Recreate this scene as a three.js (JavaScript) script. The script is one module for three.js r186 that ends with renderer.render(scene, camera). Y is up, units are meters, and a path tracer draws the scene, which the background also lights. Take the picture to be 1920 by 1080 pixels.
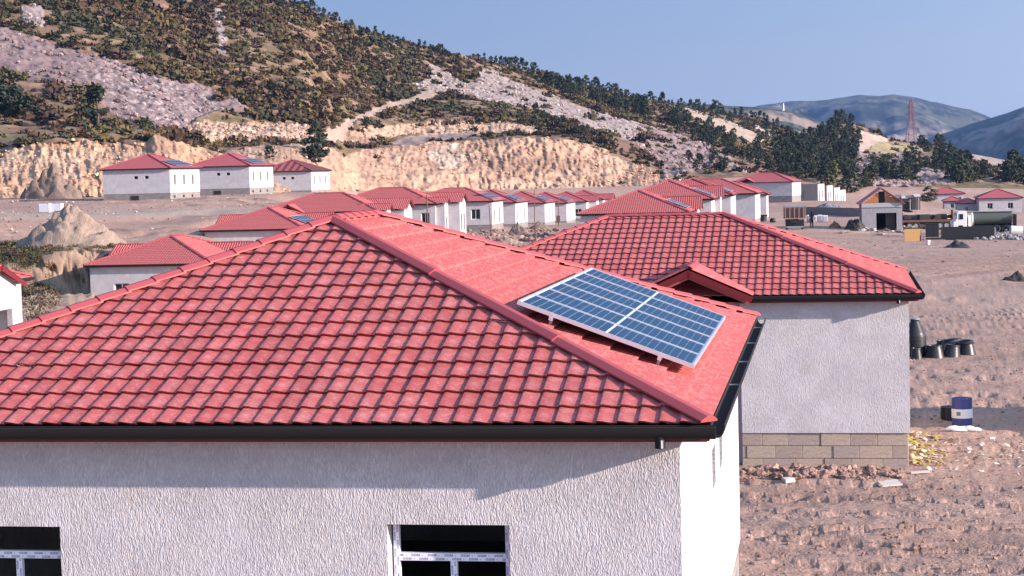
import * as THREE from 'three';
import { mergeGeometries, mergeVertices } from 'three/addons/utils/BufferGeometryUtils.js';
import { RoundedBoxGeometry } from 'three/addons/geometries/RoundedBoxGeometry.js';

// ------------------------------------------------------------------ camera, sky, sun, exposure
const scene = new THREE.Scene();
const FOCAL = 3423.5;                                            // in pixels of a 1920 x 1080 picture
const camera = new THREE.PerspectiveCamera(2 * Math.atan(540 / FOCAL) * 180 / Math.PI, 1920 / 1080, 0.5, 30000);
camera.position.set(1.0171, 2.24, 15.7124);
camera.rotation.set(-0.0643, 0.171, -0.0256, 'YXZ');
camera.updateMatrixWorld(true);
const renderer = new THREE.WebGLRenderer({ antialias: true });
renderer.setSize(1024, 576);
renderer.toneMapping = THREE.LinearToneMapping;
renderer.toneMappingExposure = 1.9;
renderer.shadowMap.enabled = true;
const SUN = new THREE.Vector3(1, 0.31, 0.23).normalize();
const sun = new THREE.DirectionalLight(new THREE.Color(1.0, 0.81, 0.69), 5.0);
sun.position.copy(SUN).multiplyScalar(400); sun.castShadow = true;
sun.shadow.mapSize.set(4096, 4096);
Object.assign(sun.shadow.camera, { left: -320, right: 320, top: 320, bottom: -320, near: 1, far: 1500 });
scene.add(sun);
{
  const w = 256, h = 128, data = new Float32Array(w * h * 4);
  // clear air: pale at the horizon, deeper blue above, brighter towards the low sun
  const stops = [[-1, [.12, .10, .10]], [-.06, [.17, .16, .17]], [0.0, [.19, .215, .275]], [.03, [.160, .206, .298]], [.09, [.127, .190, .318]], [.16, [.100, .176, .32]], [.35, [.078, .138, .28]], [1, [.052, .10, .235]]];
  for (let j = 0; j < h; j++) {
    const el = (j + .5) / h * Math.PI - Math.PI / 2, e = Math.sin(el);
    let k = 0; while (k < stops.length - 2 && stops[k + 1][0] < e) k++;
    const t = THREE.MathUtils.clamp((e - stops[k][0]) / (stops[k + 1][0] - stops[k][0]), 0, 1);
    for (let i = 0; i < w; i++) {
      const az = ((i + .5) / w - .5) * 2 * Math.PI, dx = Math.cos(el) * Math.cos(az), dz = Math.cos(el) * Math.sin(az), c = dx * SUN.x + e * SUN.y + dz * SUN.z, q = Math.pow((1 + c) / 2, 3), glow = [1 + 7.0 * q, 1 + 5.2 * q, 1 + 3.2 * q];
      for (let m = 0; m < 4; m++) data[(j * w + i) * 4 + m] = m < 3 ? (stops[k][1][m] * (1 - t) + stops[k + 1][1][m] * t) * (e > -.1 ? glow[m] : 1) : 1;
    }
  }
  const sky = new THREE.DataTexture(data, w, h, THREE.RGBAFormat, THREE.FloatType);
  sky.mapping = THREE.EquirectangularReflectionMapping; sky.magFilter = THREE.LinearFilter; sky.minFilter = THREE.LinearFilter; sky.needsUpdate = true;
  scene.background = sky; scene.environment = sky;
}
scene.fog = new THREE.FogExp2(new THREE.Color(0.26, 0.48, 1.0), 0.00006);

// ------------------------------------------------------------------ small tools
let seedState = 12345;
const rnd = () => { seedState = (seedState + 0x6D2B79F5) | 0; let t = Math.imul(seedState ^ (seedState >>> 15), 1 | seedState); t = (t + Math.imul(t ^ (t >>> 7), 61 | t)) ^ t; return ((t ^ (t >>> 14)) >>> 0) / 4294967296; };
const seed = s => { seedState = s | 0; };
const rr = (a, b) => a + (b - a) * rnd();
const clamp = THREE.MathUtils.clamp, smooth = (a, b, x) => { const t = clamp((x - a) / (b - a), 0, 1); return t * t * (3 - 2 * t); };
const hash = (x, y) => { let h = Math.imul(x, 374761393) + Math.imul(y, 668265263) | 0; h = Math.imul(h ^ (h >>> 13), 1274126177); return ((h ^ (h >>> 16)) >>> 0) / 4294967296; };
function noise(x, y) {
  const xi = Math.floor(x), yi = Math.floor(y), fx = x - xi, fy = y - yi, u = fx * fx * (3 - 2 * fx), v = fy * fy * (3 - 2 * fy);
  const a = hash(xi, yi), b = hash(xi + 1, yi), c = hash(xi, yi + 1), d = hash(xi + 1, yi + 1);
  return (a + (b - a) * u + (c - a) * v + (a - b - c + d) * u * v) * 2 - 1;
}
const fbm = (x, y, n = 4) => { let s = 0, a = .5, f = 1; for (let i = 0; i < n; i++) { s += a * noise(x * f + i * 17.3, y * f - i * 9.1); a *= .5; f *= 2.03; } return s; };
const taken = {};
function numbered(name) { const n = taken[name] = (taken[name] ?? -1) + 1; return n ? `${name}_${String(n).padStart(3, '0')}` : name; }
function tag(o, label, category, group) { o.userData.label = label; o.userData.category = category; if (group) o.userData.group = group; return o; }
function mesh(name, geo, mat, parent) { const m = new THREE.Mesh(geo, mat); m.name = parent === scene ? numbered(name) : name; m.castShadow = m.receiveShadow = true; parent.add(m); return m; }
function thing(name, label, category, pos, yaw = 0, group) {
  const g = new THREE.Group(); g.name = numbered(name); g.position.set(...pos); g.rotation.y = yaw; scene.add(g); return tag(g, label, category, group);
}
function structure(name, geo, mat) { const m = mesh(name, geo, mat, scene); m.userData.kind = 'structure'; return m; }
function copyOf(o, pos, yaw, label, scale = 1) {
  const c = o.clone(); c.name = numbered(o.name.replace(/_\d{3}$/, '')); c.position.set(...pos); c.rotation.y = yaw;
  if (Array.isArray(scale)) c.scale.set(...scale); else c.scale.setScalar(scale);
  c.userData = { ...o.userData }; if (label) c.userData.label = label; scene.add(c); return c;
}
const C = camera.position;
function ray(px, py) { return new THREE.Vector3((px - 960) / FOCAL, -(py - 540) / FOCAL, -1).applyQuaternion(camera.quaternion); }
function at(px, py, d) { const r = ray(px, py); return r.multiplyScalar(d / Math.hypot(r.x, r.z)).add(C); }     // a point seen there, d metres away on the map
const inv = camera.quaternion.clone().invert(), tmpV = new THREE.Vector3();
function seen(x, y, z) { tmpV.set(x - C.x, y - C.y, z - C.z).applyQuaternion(inv); return [960 + FOCAL * tmpV.x / -tmpV.z, 540 - FOCAL * tmpV.y / -tmpV.z, -tmpV.z]; }
const box = (w, h, d, x = 0, y = 0, z = 0) => new THREE.BoxGeometry(w, h, d).translate(x, y, z);
const rbox = (w, h, d, r, x = 0, y = 0, z = 0) => new RoundedBoxGeometry(w, h, d, 2, r).translate(x, y, z);
const cyl = (r0, r1, h, x = 0, y = 0, z = 0, n = 16, open = false) => new THREE.CylinderGeometry(r0, r1, h, n, 1, open).translate(x, y, z);
const merge = list => mergeGeometries(list.map(g => { const q = g.index ? g.toNonIndexed() : g; for (const k of Object.keys(q.attributes)) if (!['position', 'normal', 'uv'].includes(k)) q.deleteAttribute(k); return q; }), false);
function bar(a, b, r, n = 6, r2 = r) {
  const A = new THREE.Vector3(...a), B = new THREE.Vector3(...b), d = B.clone().sub(A), g = new THREE.CylinderGeometry(r2, r, d.length(), n);
  g.applyQuaternion(new THREE.Quaternion().setFromUnitVectors(new THREE.Vector3(0, 1, 0), d.normalize())); const m = A.add(B).multiplyScalar(.5); return g.translate(m.x, m.y, m.z);
}
const lin = (r, g, b) => new THREE.Color().setRGB(r, g, b);

// ------------------------------------------------------------------ textures
function texture(n, fn, srgb, repeat = [1, 1]) {
  const d = new Uint8Array(n * n * 4);
  for (let j = 0; j < n; j++) for (let i = 0; i < n; i++) { const v = fn(i, j, n), k = (j * n + i) * 4; if (Array.isArray(v)) { d[k] = v[0]; d[k + 1] = v[1]; d[k + 2] = v[2]; } else d[k] = d[k + 1] = d[k + 2] = v; d[k + 3] = 255; }
  const t = new THREE.DataTexture(d, n, n); t.wrapS = t.wrapT = THREE.RepeatWrapping; t.magFilter = THREE.LinearFilter; t.minFilter = THREE.LinearMipmapLinearFilter; t.generateMipmaps = true;
  if (srgb) t.colorSpace = THREE.SRGBColorSpace; t.repeat.set(...repeat); t.needsUpdate = true; return t;
}
// noise that wraps round a tile of n pixels
function wrapNoise(n, cells, s = 0) { const g = new Float32Array(cells * cells); for (let i = 0; i < g.length; i++) g[i] = hash(i, 77 + s); return (x, y) => { const u = x / n * cells, v = y / n * cells, i = Math.floor(u), j = Math.floor(v), a = u - i, b = v - j, sa = a * a * (3 - 2 * a), sb = b * b * (3 - 2 * b), q = (p, r) => g[(((r % cells) + cells) % cells) * cells + (((p % cells) + cells) % cells)]; return (q(i, j) * (1 - sa) + q(i + 1, j) * sa) * (1 - sb) + (q(i, j + 1) * (1 - sa) + q(i + 1, j + 1) * sa) * sb; }; }
// scratched plaster: thousands of short upright grooves, 4 m a tile
const PN = 2048, plasterH = new Float32Array(PN * PN).fill(0);
{
  seed(41); const wide = wrapNoise(PN, 9, 3);
  for (let s = 0; s < 95000; s++) {
    const x = rnd() * PN, y = rnd() * PN, den = wide(x, y); if (rnd() > .25 + den) continue;
    const len = rr(4, 22), wd = rr(1.5, 3.3), tilt = rr(-.35, .35), dep = rr(.35, 1), bend = rr(-.006, .006);
    for (let j = -len; j <= len; j++) {
      const cx = x + tilt * j + bend * j * j, e = 1 - (j / len) ** 2;
      for (let i = -4; i <= 4; i++) { const X = ((Math.round(cx + i) % PN) + PN) % PN, Y = ((Math.round(y + j) % PN) + PN) % PN, q = Math.abs(i) / wd; if (q < 1) { const v = dep * e * (1 - q * q), k = Y * PN + X; if (v > plasterH[k]) plasterH[k] = v; } }
    }
  }
}
const pA = wrapNoise(PN, 300, 1), pB = wrapNoise(PN, 14, 2), pC = wrapNoise(PN, 60, 5);
const plasterBump = texture(PN, (i, j) => 255 * clamp(.78 - .62 * plasterH[j * PN + i] + .16 * (pA(i, j) - .5), 0, 1), false, [1 / 4, 1 / 4]);
const plasterMap = texture(1024, (i, j) => { const a = pB(i * 2, j * 2) * .6 + pC(i * 2, j * 2) * .4, t = 226 + 22 * (a - .5) - 26 * plasterH[j * 2 * PN + i * 2]; return [t, t - 2, t - 1 + 4 * pB(j * 2, i * 2)]; }, true, [1 / 4, 1 / 4]);
const tA = wrapNoise(512, 11, 8), tB = wrapNoise(512, 40, 9), tC = wrapNoise(512, 150, 10);
const roofMap = texture(512, (i, j) => { const a = tA(i, j) * .35 + tB(i, j) * .4 + tC(i, j) * .25, d = smooth(.35, .8, a); return [198 + 16 * (d - .5) + 18 * (tC(j, i) - .5), 111 + 30 * (d - .5) + 20 * (tC(i, j) - .5), 108 + 30 * (d - .5) + 16 * (tC(i, j) - .5)]; }, true);
const gA = wrapNoise(512, 24, 11), gB = wrapNoise(512, 70, 12), gC = wrapNoise(512, 170, 13);
const soilBump = texture(512, (i, j) => 255 * clamp(.3 * gA(i, j) + .4 * gB(i, j) + .3 * gC(i, j), 0, 1), false, [1 / 3, 1 / 3]);
const soilMap = texture(512, (i, j) => { const a = gB(i, j) * .5 + gC(j, i) * .5, t = 255 * clamp(.84 + .28 * (a - .5), 0, 1); return [t, t, t]; }, true, [1 / 5, 1 / 5]);
// ribs and steps of a metal tile roof for the far houses (0.1833 m waves, 0.30 m steps)
const ribBump = texture(128, (i, j) => { const t = i / 128, w = t < .12 ? t / .12 : t < .35 ? 1 : t < .8 ? 1 - (t - .35) / .45 : 0; return 255 * (.55 * w + .45 * (1 - j / 128)); }, false, [1 / .1833, 1 / .30]);
const blockA = wrapNoise(512, 20, 21), blockB = wrapNoise(512, 120, 22);
const blockMap = texture(512, (i, j) => { const t = 196 + 34 * (blockA(i, j) - .5) + 34 * (blockB(i, j) - .5); return [t, t * .93, t * .88]; }, true);
const woodMap = texture(256, (i, j) => { const g = Math.sin(j * .22 + 3 * tA(i, j * 2)) * .5 + .5, t = .8 + .25 * g * tB(i * 2, j); return [200 * t, 128 * t, 62 * t]; }, true);

// ------------------------------------------------------------------ materials
const std = (o) => new THREE.MeshStandardMaterial(o);
const M = {
  plaster: std({ color: lin(.80, .79, .80), map: plasterMap, roughness: .95, bumpMap: plasterBump, bumpScale: .011 }),
  farPlaster: std({ color: lin(.70, .69, .70), map: plasterMap, roughness: .95 }),
  reveal: std({ color: lin(.66, .65, .64), roughness: .95 }),
  roof: [0, 1, 2, 3, 4].map(k => std({ color: lin(...[[1, 1, 1], [.88, .87, .87], [1.07, 1.04, 1.04], [.95, .84, .84], [1.02, 1.12, 1.12]][k].map(v => v * .81)), map: roofMap, roughness: .62 })),
  farRoof: std({ color: lin(.38, .085, .09), roughness: .6, bumpMap: ribBump, bumpScale: .035 }),
  rustRoof: std({ color: lin(.13, .035, .03), roughness: .75, bumpMap: ribBump, bumpScale: .035 }),
  cap: std({ color: lin(.40, .075, .08), roughness: .5 }),
  fascia: std({ color: lin(.16, .009, .012), roughness: .45 }),
  gutter: std({ color: lin(.008, .007, .008), roughness: .85 }),
  soffit: std({ color: lin(.16, .05, .045), roughness: .7 }),
  dark: std({ color: lin(.02, .018, .016), roughness: .9 }),
  concrete: std({ color: lin(.34, .31, .30), roughness: .95, map: soilMap }),
  blocks: [0, 1, 2, 3].map(k => std({ color: lin(...[[.80, .77, .70], [.72, .69, .69], [.84, .79, .72], [.70, .66, .63]][k]), map: blockMap, roughness: .95, bumpMap: soilBump, bumpScale: .006 })),
  white: std({ color: lin(.78, .77, .75), roughness: .6 }),
  steel: std({ color: lin(.45, .46, .48), roughness: .4, metalness: .6 }),
  glass: std({ color: lin(.012, .016, .02), roughness: .08 }),
  black: std({ color: lin(.018, .017, .02), roughness: .5 }),
  rubber: std({ color: lin(.025, .025, .026), roughness: .85 }),
  wood: std({ map: woodMap, roughness: .85 }),
  greyWood: std({ color: lin(.33, .26, .20), roughness: .9 }),
  rust: std({ color: lin(.17, .085, .06), roughness: .85 }),
  cells: new THREE.MeshPhysicalMaterial({ color: lin(.008, .042, .105), roughness: .3, specularIntensity: .12 }),
  backsheet: new THREE.MeshPhysicalMaterial({ color: lin(.58, .66, .76), roughness: .4, specularIntensity: .4 }),
  alu: std({ color: lin(.66, .66, .70), roughness: .35, metalness: .5 }),
};

// ------------------------------------------------------------------ terrain
const DEG = Math.PI / 180;
const thetaOf = (x, z) => Math.atan2(x - C.x, -(z - C.z));
const curve = list => list.map(([px, py, d]) => { const p = at(px, py, d); return [thetaOf(p.x, p.z), d, p.y]; }).sort((a, b) => a[0] - b[0]);
const LINES = [
  curve([[-300, 374, 255], [0, 372, 255], [300, 368, 258], [500, 362, 266], [610, 358, 300], [670, 358, 372], [900, 357, 400], [1100, 352, 410], [1230, 347, 415], [1300, 336, 420], [1400, 332, 430], [1500, 346, 440], [1700, 351, 455], [1920, 354, 480], [2200, 354, 490]]),
  curve([[-300, 300, 290], [0, 287, 280], [70, 267, 280], [160, 263, 281], [210, 268, 282], [275, 270, 283], [290, 254, 284], [340, 266, 287], [385, 279, 292], [420, 288, 300], [520, 278, 312], [600, 276, 330], [650, 284, 400], [690, 276, 412], [760, 269, 418], [870, 263, 424], [960, 257, 426], [1050, 259, 428], [1100, 268, 430], [1140, 282, 430], [1165, 298, 430], [1205, 309, 428], [1240, 331, 425], [1300, 328, 432], [1400, 322, 445], [1500, 334, 460], [1600, 338, 470], [1700, 342, 475], [1920, 346, 500], [2200, 347, 510]]),
  curve([[-300, 285, 305], [0, 262, 300], [160, 250, 302], [290, 246, 302], [385, 268, 312], [420, 272, 322], [520, 266, 332], [600, 266, 348], [650, 270, 425], [760, 262, 446], [870, 254, 454], [960, 248, 458], [1050, 250, 458], [1100, 260, 456], [1160, 290, 452], [1240, 318, 446], [1300, 318, 455], [1400, 312, 470], [1500, 322, 490], [1600, 325, 500], [1700, 330, 505], [1920, 338, 530], [2200, 340, 540]]),
  curve([[-300, 240, 335], [0, 222, 330], [160, 214, 332], [290, 226, 334], [350, 233, 336], [460, 232, 344], [580, 233, 354], [650, 241, 434], [760, 236, 456], [870, 229, 464], [930, 226, 468], [1000, 234, 470], [1080, 244, 472], [1160, 262, 474], [1240, 288, 476], [1300, 290, 490], [1400, 296, 510], [1500, 300, 540], [1600, 305, 560], [1700, 315, 560], [1920, 330, 590], [2200, 333, 600]]),
  curve([[-300, -200, 520], [0, -130, 520], [300, -62, 530], [480, -12, 540], [545, 6, 545], [600, 24, 556], [680, 58, 575], [740, 78, 590], [800, 92, 605], [860, 106, 620], [920, 117, 640], [1000, 136, 660], [1060, 156, 680], [1120, 171, 700], [1180, 183, 715], [1240, 194, 730], [1300, 204, 750], [1350, 213, 770], [1400, 222, 800], [1450, 236, 812], [1490, 247, 815], [1520, 250, 806], [1545, 240, 794], [1570, 228, 786], [1600, 232, 784], [1640, 246, 788], [1670, 259, 792], [1710, 267, 795], [1750, 274, 800], [1790, 291, 800], [1830, 305, 800], [1870, 315, 800], [1920, 322, 800], [2200, 338, 800]]),
];
function onLine(k, th) {
  const L = LINES[k]; if (th <= L[0][0]) return [L[0][1], L[0][2]]; const e = L[L.length - 1]; if (th >= e[0]) return [e[1], e[2]];
  let lo = 0, hi = L.length - 1; while (hi - lo > 1) { const m = lo + hi >> 1; if (L[m][0] <= th) lo = m; else hi = m; }
  const t = (th - L[lo][0]) / (L[hi][0] - L[lo][0]); return [L[lo][1] + (L[hi][1] - L[lo][1]) * t, L[lo][2] + (L[hi][2] - L[lo][2]) * t];
}
// heights of the levelled ground, taken at the houses and along the low bank on the left
const SPOTS = [[0, 0, -4.1], [-9, 0, -4.1], [-5, -11, -4.1], [4, -4, -4.25], [3, -12, -4.25], [6, -10, -4.2], [3, -23, -4.4], [-1, -23.5, -4.42], [-8, -30, -4.45], [5, -30, -4.35], [9, -30, -4.3], [5, -47, -4.3], [12, -47, -4.2], [-24, -40, -4.9], [-30, -60, -5.8], [-20, -70, -5.2], [0, -80, -4.7], [12, -90, -4.7],
  [-39, -98, -7.1], [-48, -104, -7.1], [-35, -112, -6.8], [-41, -130, -5.9], [-36, -138, -5.4], [-39, -146, -4.9], [-50, -146, -4.6], [-38, -165, -4.7], [-30, -168, -4.9], [-40, -188, -5.0], [-40, -210, -5.3], [-32, -215, -5.5], [-40, -235, -5.9], [-40, -260, -6.4], [-40, -290, -6.8], [-40, -313, -7.2], [-36, -340, -7.3],
  [-10, -130, -5.2], [-20, -130, -5.3], [-9, -152, -4.7], [-8, -172, -4.7], [-6.5, -191, -4.8], [-5, -215, -4.8], [-20, -180, -5.2], [-4, -240, -4.8], [-6, -315, -4.7], [12, -165, -5.0], [20, -180, -5.6], [28, -200, -6.6], [40, -230, -7.4], [42, -365, -9.2], [30, -300, -8.2], [15, -280, -6.2],
  [-75, -192, -.2], [-84, -192, -.2], [-80, -203, -.1], [-74, -216, 0], [-77, -240, -.4], [-80, -257, -.9], [-114, -222, .1], [-122, -232, .1], [-100, -200, -.1], [-60, -210, -1.4], [-58, -230, -1.6], [-62, -250, -1.8]];
for (const [px, py, d] of [[-120, 470, 138], [0, 474, 136], [60, 474, 136], [130, 464, 136], [190, 461, 138], [240, 455, 140], [300, 447, 150], [360, 428, 160], [420, 408, 172], [500, 392, 180], [560, 380, 190], [-120, 552, 121], [0, 550, 122], [60, 550, 124], [110, 552, 124], [150, 556, 124], [-100, 405, 185], [20, 402, 185], [200, 400, 185], [330, 392, 185]]) { const p = at(px, py, d); SPOTS.push([p.x, p.z, p.y]); }
function levelled(x, z) { let s = 0, w = 0; for (const [a, b, y] of SPOTS) { const d2 = (x - a) ** 2 + (z - b) ** 2 + .6, q = 1 / (d2 * d2); s += q * y; w += q; } return s / w; }
function baseY(th, rho) {
  const x = C.x + rho * Math.sin(th), z = C.z - rho * Math.cos(th), [r0, y0] = onLine(0, th);
  const fade = smooth(-85 * DEG, -42 * DEG, th) * (1 - smooth(30 * DEG, 70 * DEG, th));
  if (rho <= r0) { const g = levelled(x, z), t = smooth(r0 - 45, r0, rho) * fade; return g + (y0 - g) * t; }
  let prev = [r0, y0], y = y0;
  for (let k = 1; k <= LINES.length; k++) {
    const nx = k < LINES.length ? onLine(k, th) : [prev[0] + 260, prev[1] - 45];
    if (rho <= nx[0] || k === LINES.length) { const t = Math.min(1, (rho - prev[0]) / (nx[0] - prev[0])); y = prev[1] + (nx[1] - prev[1]) * t; break; }
    prev = nx;
  }
  return -6 + (y + 6) * fade;
}
// bare and grown zones of the slope; outlines as they stand on the hill
const ZONES = [
  { n: 'scree', c: [.195, .136, .132], v: .02, p: [[-80, 35], [0, 50], [60, 72], [150, 96], [240, 122], [310, 152], [390, 162], [462, 201], [400, 214], [345, 242], [300, 240], [230, 226], [214, 214], [170, 172], [100, 152], [60, 146], [0, 128], [-80, 120]] },
  { n: 'cut', c: [.44, .265, .165], v: .01, p: [[-250, 300], [0, 290], [18, 279], [70, 268], [161, 264], [209, 270], [278, 272], [290, 255], [340, 268], [383, 279], [402, 296], [402, 372], [-250, 374]] },
  { n: 'bench', c: [.36, .25, .19], v: .05, p: [[345, 236], [460, 234], [585, 234], [590, 268], [500, 262], [400, 266], [360, 250]] },
  { n: 'cut', c: [.36, .235, .165], v: .12, p: [[402, 296], [420, 282], [520, 268], [600, 268], [640, 290], [640, 360], [402, 372]] },
  { n: 'cut', c: [.43, .265, .18], v: .02, p: [[640, 296], [690, 278], [760, 270], [870, 264], [960, 258], [1050, 260], [1100, 269], [1140, 283], [1165, 299], [1205, 310], [1242, 333], [1300, 338], [1300, 360], [630, 362]] },
  { n: 'cut', c: [.55, .42, .32], v: 0, p: [[800, 282], [860, 266], [880, 300], [850, 318], [820, 312]] },
  { n: 'cut', c: [.40, .265, .19], v: .05, p: [[640, 246], [760, 237], [870, 231], [930, 228], [1000, 236], [1020, 250], [930, 248], [860, 252], [760, 258], [640, 272]] },
  { n: 'soil', c: [.27, .20, .17], v: .05, p: [[720, 268], [800, 256], [900, 248], [910, 256], [840, 263], [760, 272]] },
  { n: 'track', c: [.34, .25, .205], v: 0, p: [[600, 266], [604, 248], [640, 228], [700, 205], [770, 178], [820, 166], [836, 170], [790, 190], [730, 205], [670, 230], [648, 250], [645, 268]] },
  { n: 'scree', c: [.27, .215, .195], v: .05, p: [[800, 118], [830, 132], [862, 152], [890, 158], [900, 130], [930, 133], [960, 152], [1000, 165], [1060, 190], [1130, 214], [1212, 236], [1256, 266], [1240, 275], [1180, 262], [1085, 236], [1000, 205], [930, 194], [870, 178], [790, 172], [770, 156], [806, 148]] },
  { n: 'rock', c: [.23, .165, .155], v: .25, p: [[1200, 236], [1260, 250], [1300, 262], [1330, 275], [1370, 300], [1400, 325], [1330, 310], [1300, 320], [1245, 335], [1235, 300], [1180, 264]] },
  { n: 'track', c: [.42, .31, .23], v: 0, p: [[1240, 178], [1258, 184], [1310, 208], [1365, 226], [1410, 246], [1442, 266], [1418, 272], [1385, 258], [1340, 242], [1290, 212], [1256, 200]] },
  { n: 'track', c: [.50, .42, .35], v: .05, p: [[1420, 236], [1462, 262], [1450, 266], [1410, 240]] },
  { n: 'pale', c: [.48, .38, .32], v: .1, p: [[1470, 236], [1530, 245], [1540, 262], [1500, 258]] },
  { n: 'pale', c: [.44, .32, .25], v: 0, p: [[1612, 246], [1640, 252], [1672, 262], [1650, 268], [1618, 286], [1604, 282]] },
  { n: 'grass', c: [.30, .235, .115], v: .12, p: [[1640, 268], [1690, 264], [1740, 272], [1730, 285], [1660, 292], [1625, 296]] },
  { n: 'rock', c: [.22, .16, .15], v: .6, p: [[1604, 290], [1690, 290], [1780, 318], [1800, 345], [1700, 352], [1600, 350]] },
  { n: 'rock', c: [.26, .205, .19], v: .03, p: [[398, 14], [414, 12], [424, 60], [428, 105], [414, 108], [404, 60]] },
  { n: 'rock', c: [.25, .20, .19], v: .05, p: [[40, 8], [78, 12], [82, 52], [46, 52]] },
];
for (const z of ZONES) { z.x0 = Math.min(...z.p.map(q => q[0])) - 8; z.x1 = Math.max(...z.p.map(q => q[0])) + 8; z.y0 = Math.min(...z.p.map(q => q[1])) - 8; z.y1 = Math.max(...z.p.map(q => q[1])) + 8; }
function zoneAt(px, py) {
  let hit = null;
  for (const z of ZONES) {
    if (px < z.x0 || px > z.x1 || py < z.y0 || py > z.y1) continue;
    let ins = false; const p = z.p; for (let i = 0, j = p.length - 1; i < p.length; j = i++) if ((p[i][1] > py) !== (p[j][1] > py) && px < (p[j][0] - p[i][0]) * (py - p[i][1]) / (p[j][1] - p[i][1]) + p[i][0]) ins = !ins;
    if (ins) hit = z;
  }
  return hit;
}
function jag(px, py) { return [px + 7 * fbm(px / 22, py / 12, 3), py + 5 * fbm(px / 20 + 9, py / 14 + 4, 3)]; }
const COLS = []; for (let px = -290; px <= 2190; px += 2.5) { const r = ray(px, 330); COLS.push(Math.atan2(r.x, -r.z)); }
const TH0 = COLS[0], TH1 = COLS[COLS.length - 1];
const WIDE = []; for (let i = 1; i <= 44; i++) WIDE.push(TH1 + (TH0 + 2 * Math.PI - TH1) * i / 44);
const ALLCOLS = [...COLS, ...WIDE.slice(0, -1).map(t => t > Math.PI ? t - 2 * Math.PI : t), TH0];
const TRACKS = (() => { const t = []; seed(314); for (const [x, z, dir, R] of [[3, -14, 1, 34], [5, -16, 1, 46], [1.5, -19, 1, 60], [4, -21, -1, 40], [5, -35, 1, 70], [7, -40, 1, 52], [6, -55, 1, 80], [8, -62, -1, 60], [9, -75, 1, 90], [7, -90, 1, 70], [12, -100, -1, 120], [10, -120, 1, 60], [14, -130, 1, 100], [6, -28, 1, 26], [8, -18, -1, 70], [4, -26, 1, 90]]) { const a = rr(.9, 1.9); t.push([x + dir * R * Math.cos(a) * .6, z - R * Math.sin(a) * dir, Math.hypot(R * Math.cos(a) * .6, R * Math.sin(a)), rr(.13, .2), rr(.035, .07)]); } return t; })();
function groundDetail(x, z, rho, out) {
  // ruts of wheels and tracks, clods, fine grain
  const a = .34 + .5 * fbm(x / 40, z / 40, 2), u = x * Math.cos(a) - z * Math.sin(a), v = x * Math.sin(a) + z * Math.cos(a);
  const rut = 1 - Math.abs(noise(u * .035 + .6 * noise(x / 9, z / 9), v * .55)) * 2, cl = fbm(x * .9, z * .9, 4), fine = fbm(x * 3.7, z * 3.7, 3);
  const k = clamp(1 - (rho - 60) / 260, .35, 1);
  // wheel tracks: pairs of ruts along wide arcs, with tread marks
  let dig = 0, lug = 0; if (rho > 20 && rho < 260 && x > -3) for (const [ax, az, R, w, dp] of TRACKS) { const ex = x - ax, ez = z - az, q = Math.hypot(ex, ez) - R + .35 * noise(x * .12 + ax, z * .12), e = Math.abs(Math.abs(q) - .92); if (e < w * 2) { const g = Math.max(0, 1 - (e / w) ** 2), rim = Math.max(0, 1 - ((e - w * 1.35) / (w * .6)) ** 2); dig += dp * (-g + .55 * rim); lug += g * .35 + rim * .3 * Math.sign(noise(x * 2, z * 2)); if (rho < 80) dig += g * .022 * Math.sign(Math.sin(Math.atan2(ez, ex) * R * 14 + (q > 0 ? 1 : -1) * e * 12)); } }
  let tread = 0; const band = smooth(.15, .6, noise(u * .02 + 5, v * .13 + 3)); if (rho < 90) tread = band * .045 * Math.max(0, Math.sin(u * 17 + 2.5 * noise(u, v)) * (.5 + noise(u * .8, v * 1.1)));
  out.y = (.075 * clamp(rut, -.6, 1) + .055 * cl + .03 * fine) * k + tread + dig + .12 * fbm(x / 7, z / 7, 2);
  out.t = clamp(.5 + .35 * fbm(u / 18, v / 4, 3) + .22 * cl + .18 * clamp(rut, -1, 1) + .55 * lug, 0, 1); return out;
}
const gd = { y: 0, t: 0 };
function terrainY(x, z) { const th = thetaOf(x, z), rho = Math.hypot(x - C.x, z - C.z); let y = baseY(th, rho); if (rho <= onLine(0, th)[0]) y += groundDetail(x, z, rho, gd).y; return y; }
function onGround(px, py, near = 15, far = 700) { // where the line of sight through that point meets the ground
  let prev = null; for (let d = near; d < far; d *= 1.004) { const p = at(px, py, d); if (p.y < terrainY(p.x, p.z)) return prev ?? p; prev = p; } return prev;
}
function sheet(cols, rowsOf, nRows, paint, name, mat) {
  const nc = cols.length, pos = new Float32Array(nc * nRows * 3), col = new Float32Array(nc * nRows * 3), uv = new Float32Array(nc * nRows * 2), idx = [];
  const v = { x: 0, y: 0, z: 0, c: [0, 0, 0] };
  for (let i = 0; i < nc; i++) { const rows = rowsOf(cols[i]); for (let j = 0; j < nRows; j++) { const rho = rows[j], th = cols[i]; v.x = C.x + rho * Math.sin(th); v.z = C.z - rho * Math.cos(th); v.y = baseY(th, rho); paint(v, th, rho, j); const k = i * nRows + j; pos[k * 3] = v.x; pos[k * 3 + 1] = v.y; pos[k * 3 + 2] = v.z; col.set(v.c, k * 3); uv[k * 2] = v.x; uv[k * 2 + 1] = v.z; } }
  for (let i = 0; i < nc - 1; i++) for (let j = 0; j < nRows - 1; j++) { const a = i * nRows + j, b = a + nRows; idx.push(a, b, a + 1, b, b + 1, a + 1); }
  const g = new THREE.BufferGeometry(); g.setAttribute('position', new THREE.BufferAttribute(pos, 3)); g.setAttribute('color', new THREE.BufferAttribute(col, 3)); g.setAttribute('uv', new THREE.BufferAttribute(uv, 2)); g.setIndex(idx); g.computeVertexNormals();
  return structure(name, g, mat);
}
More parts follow.
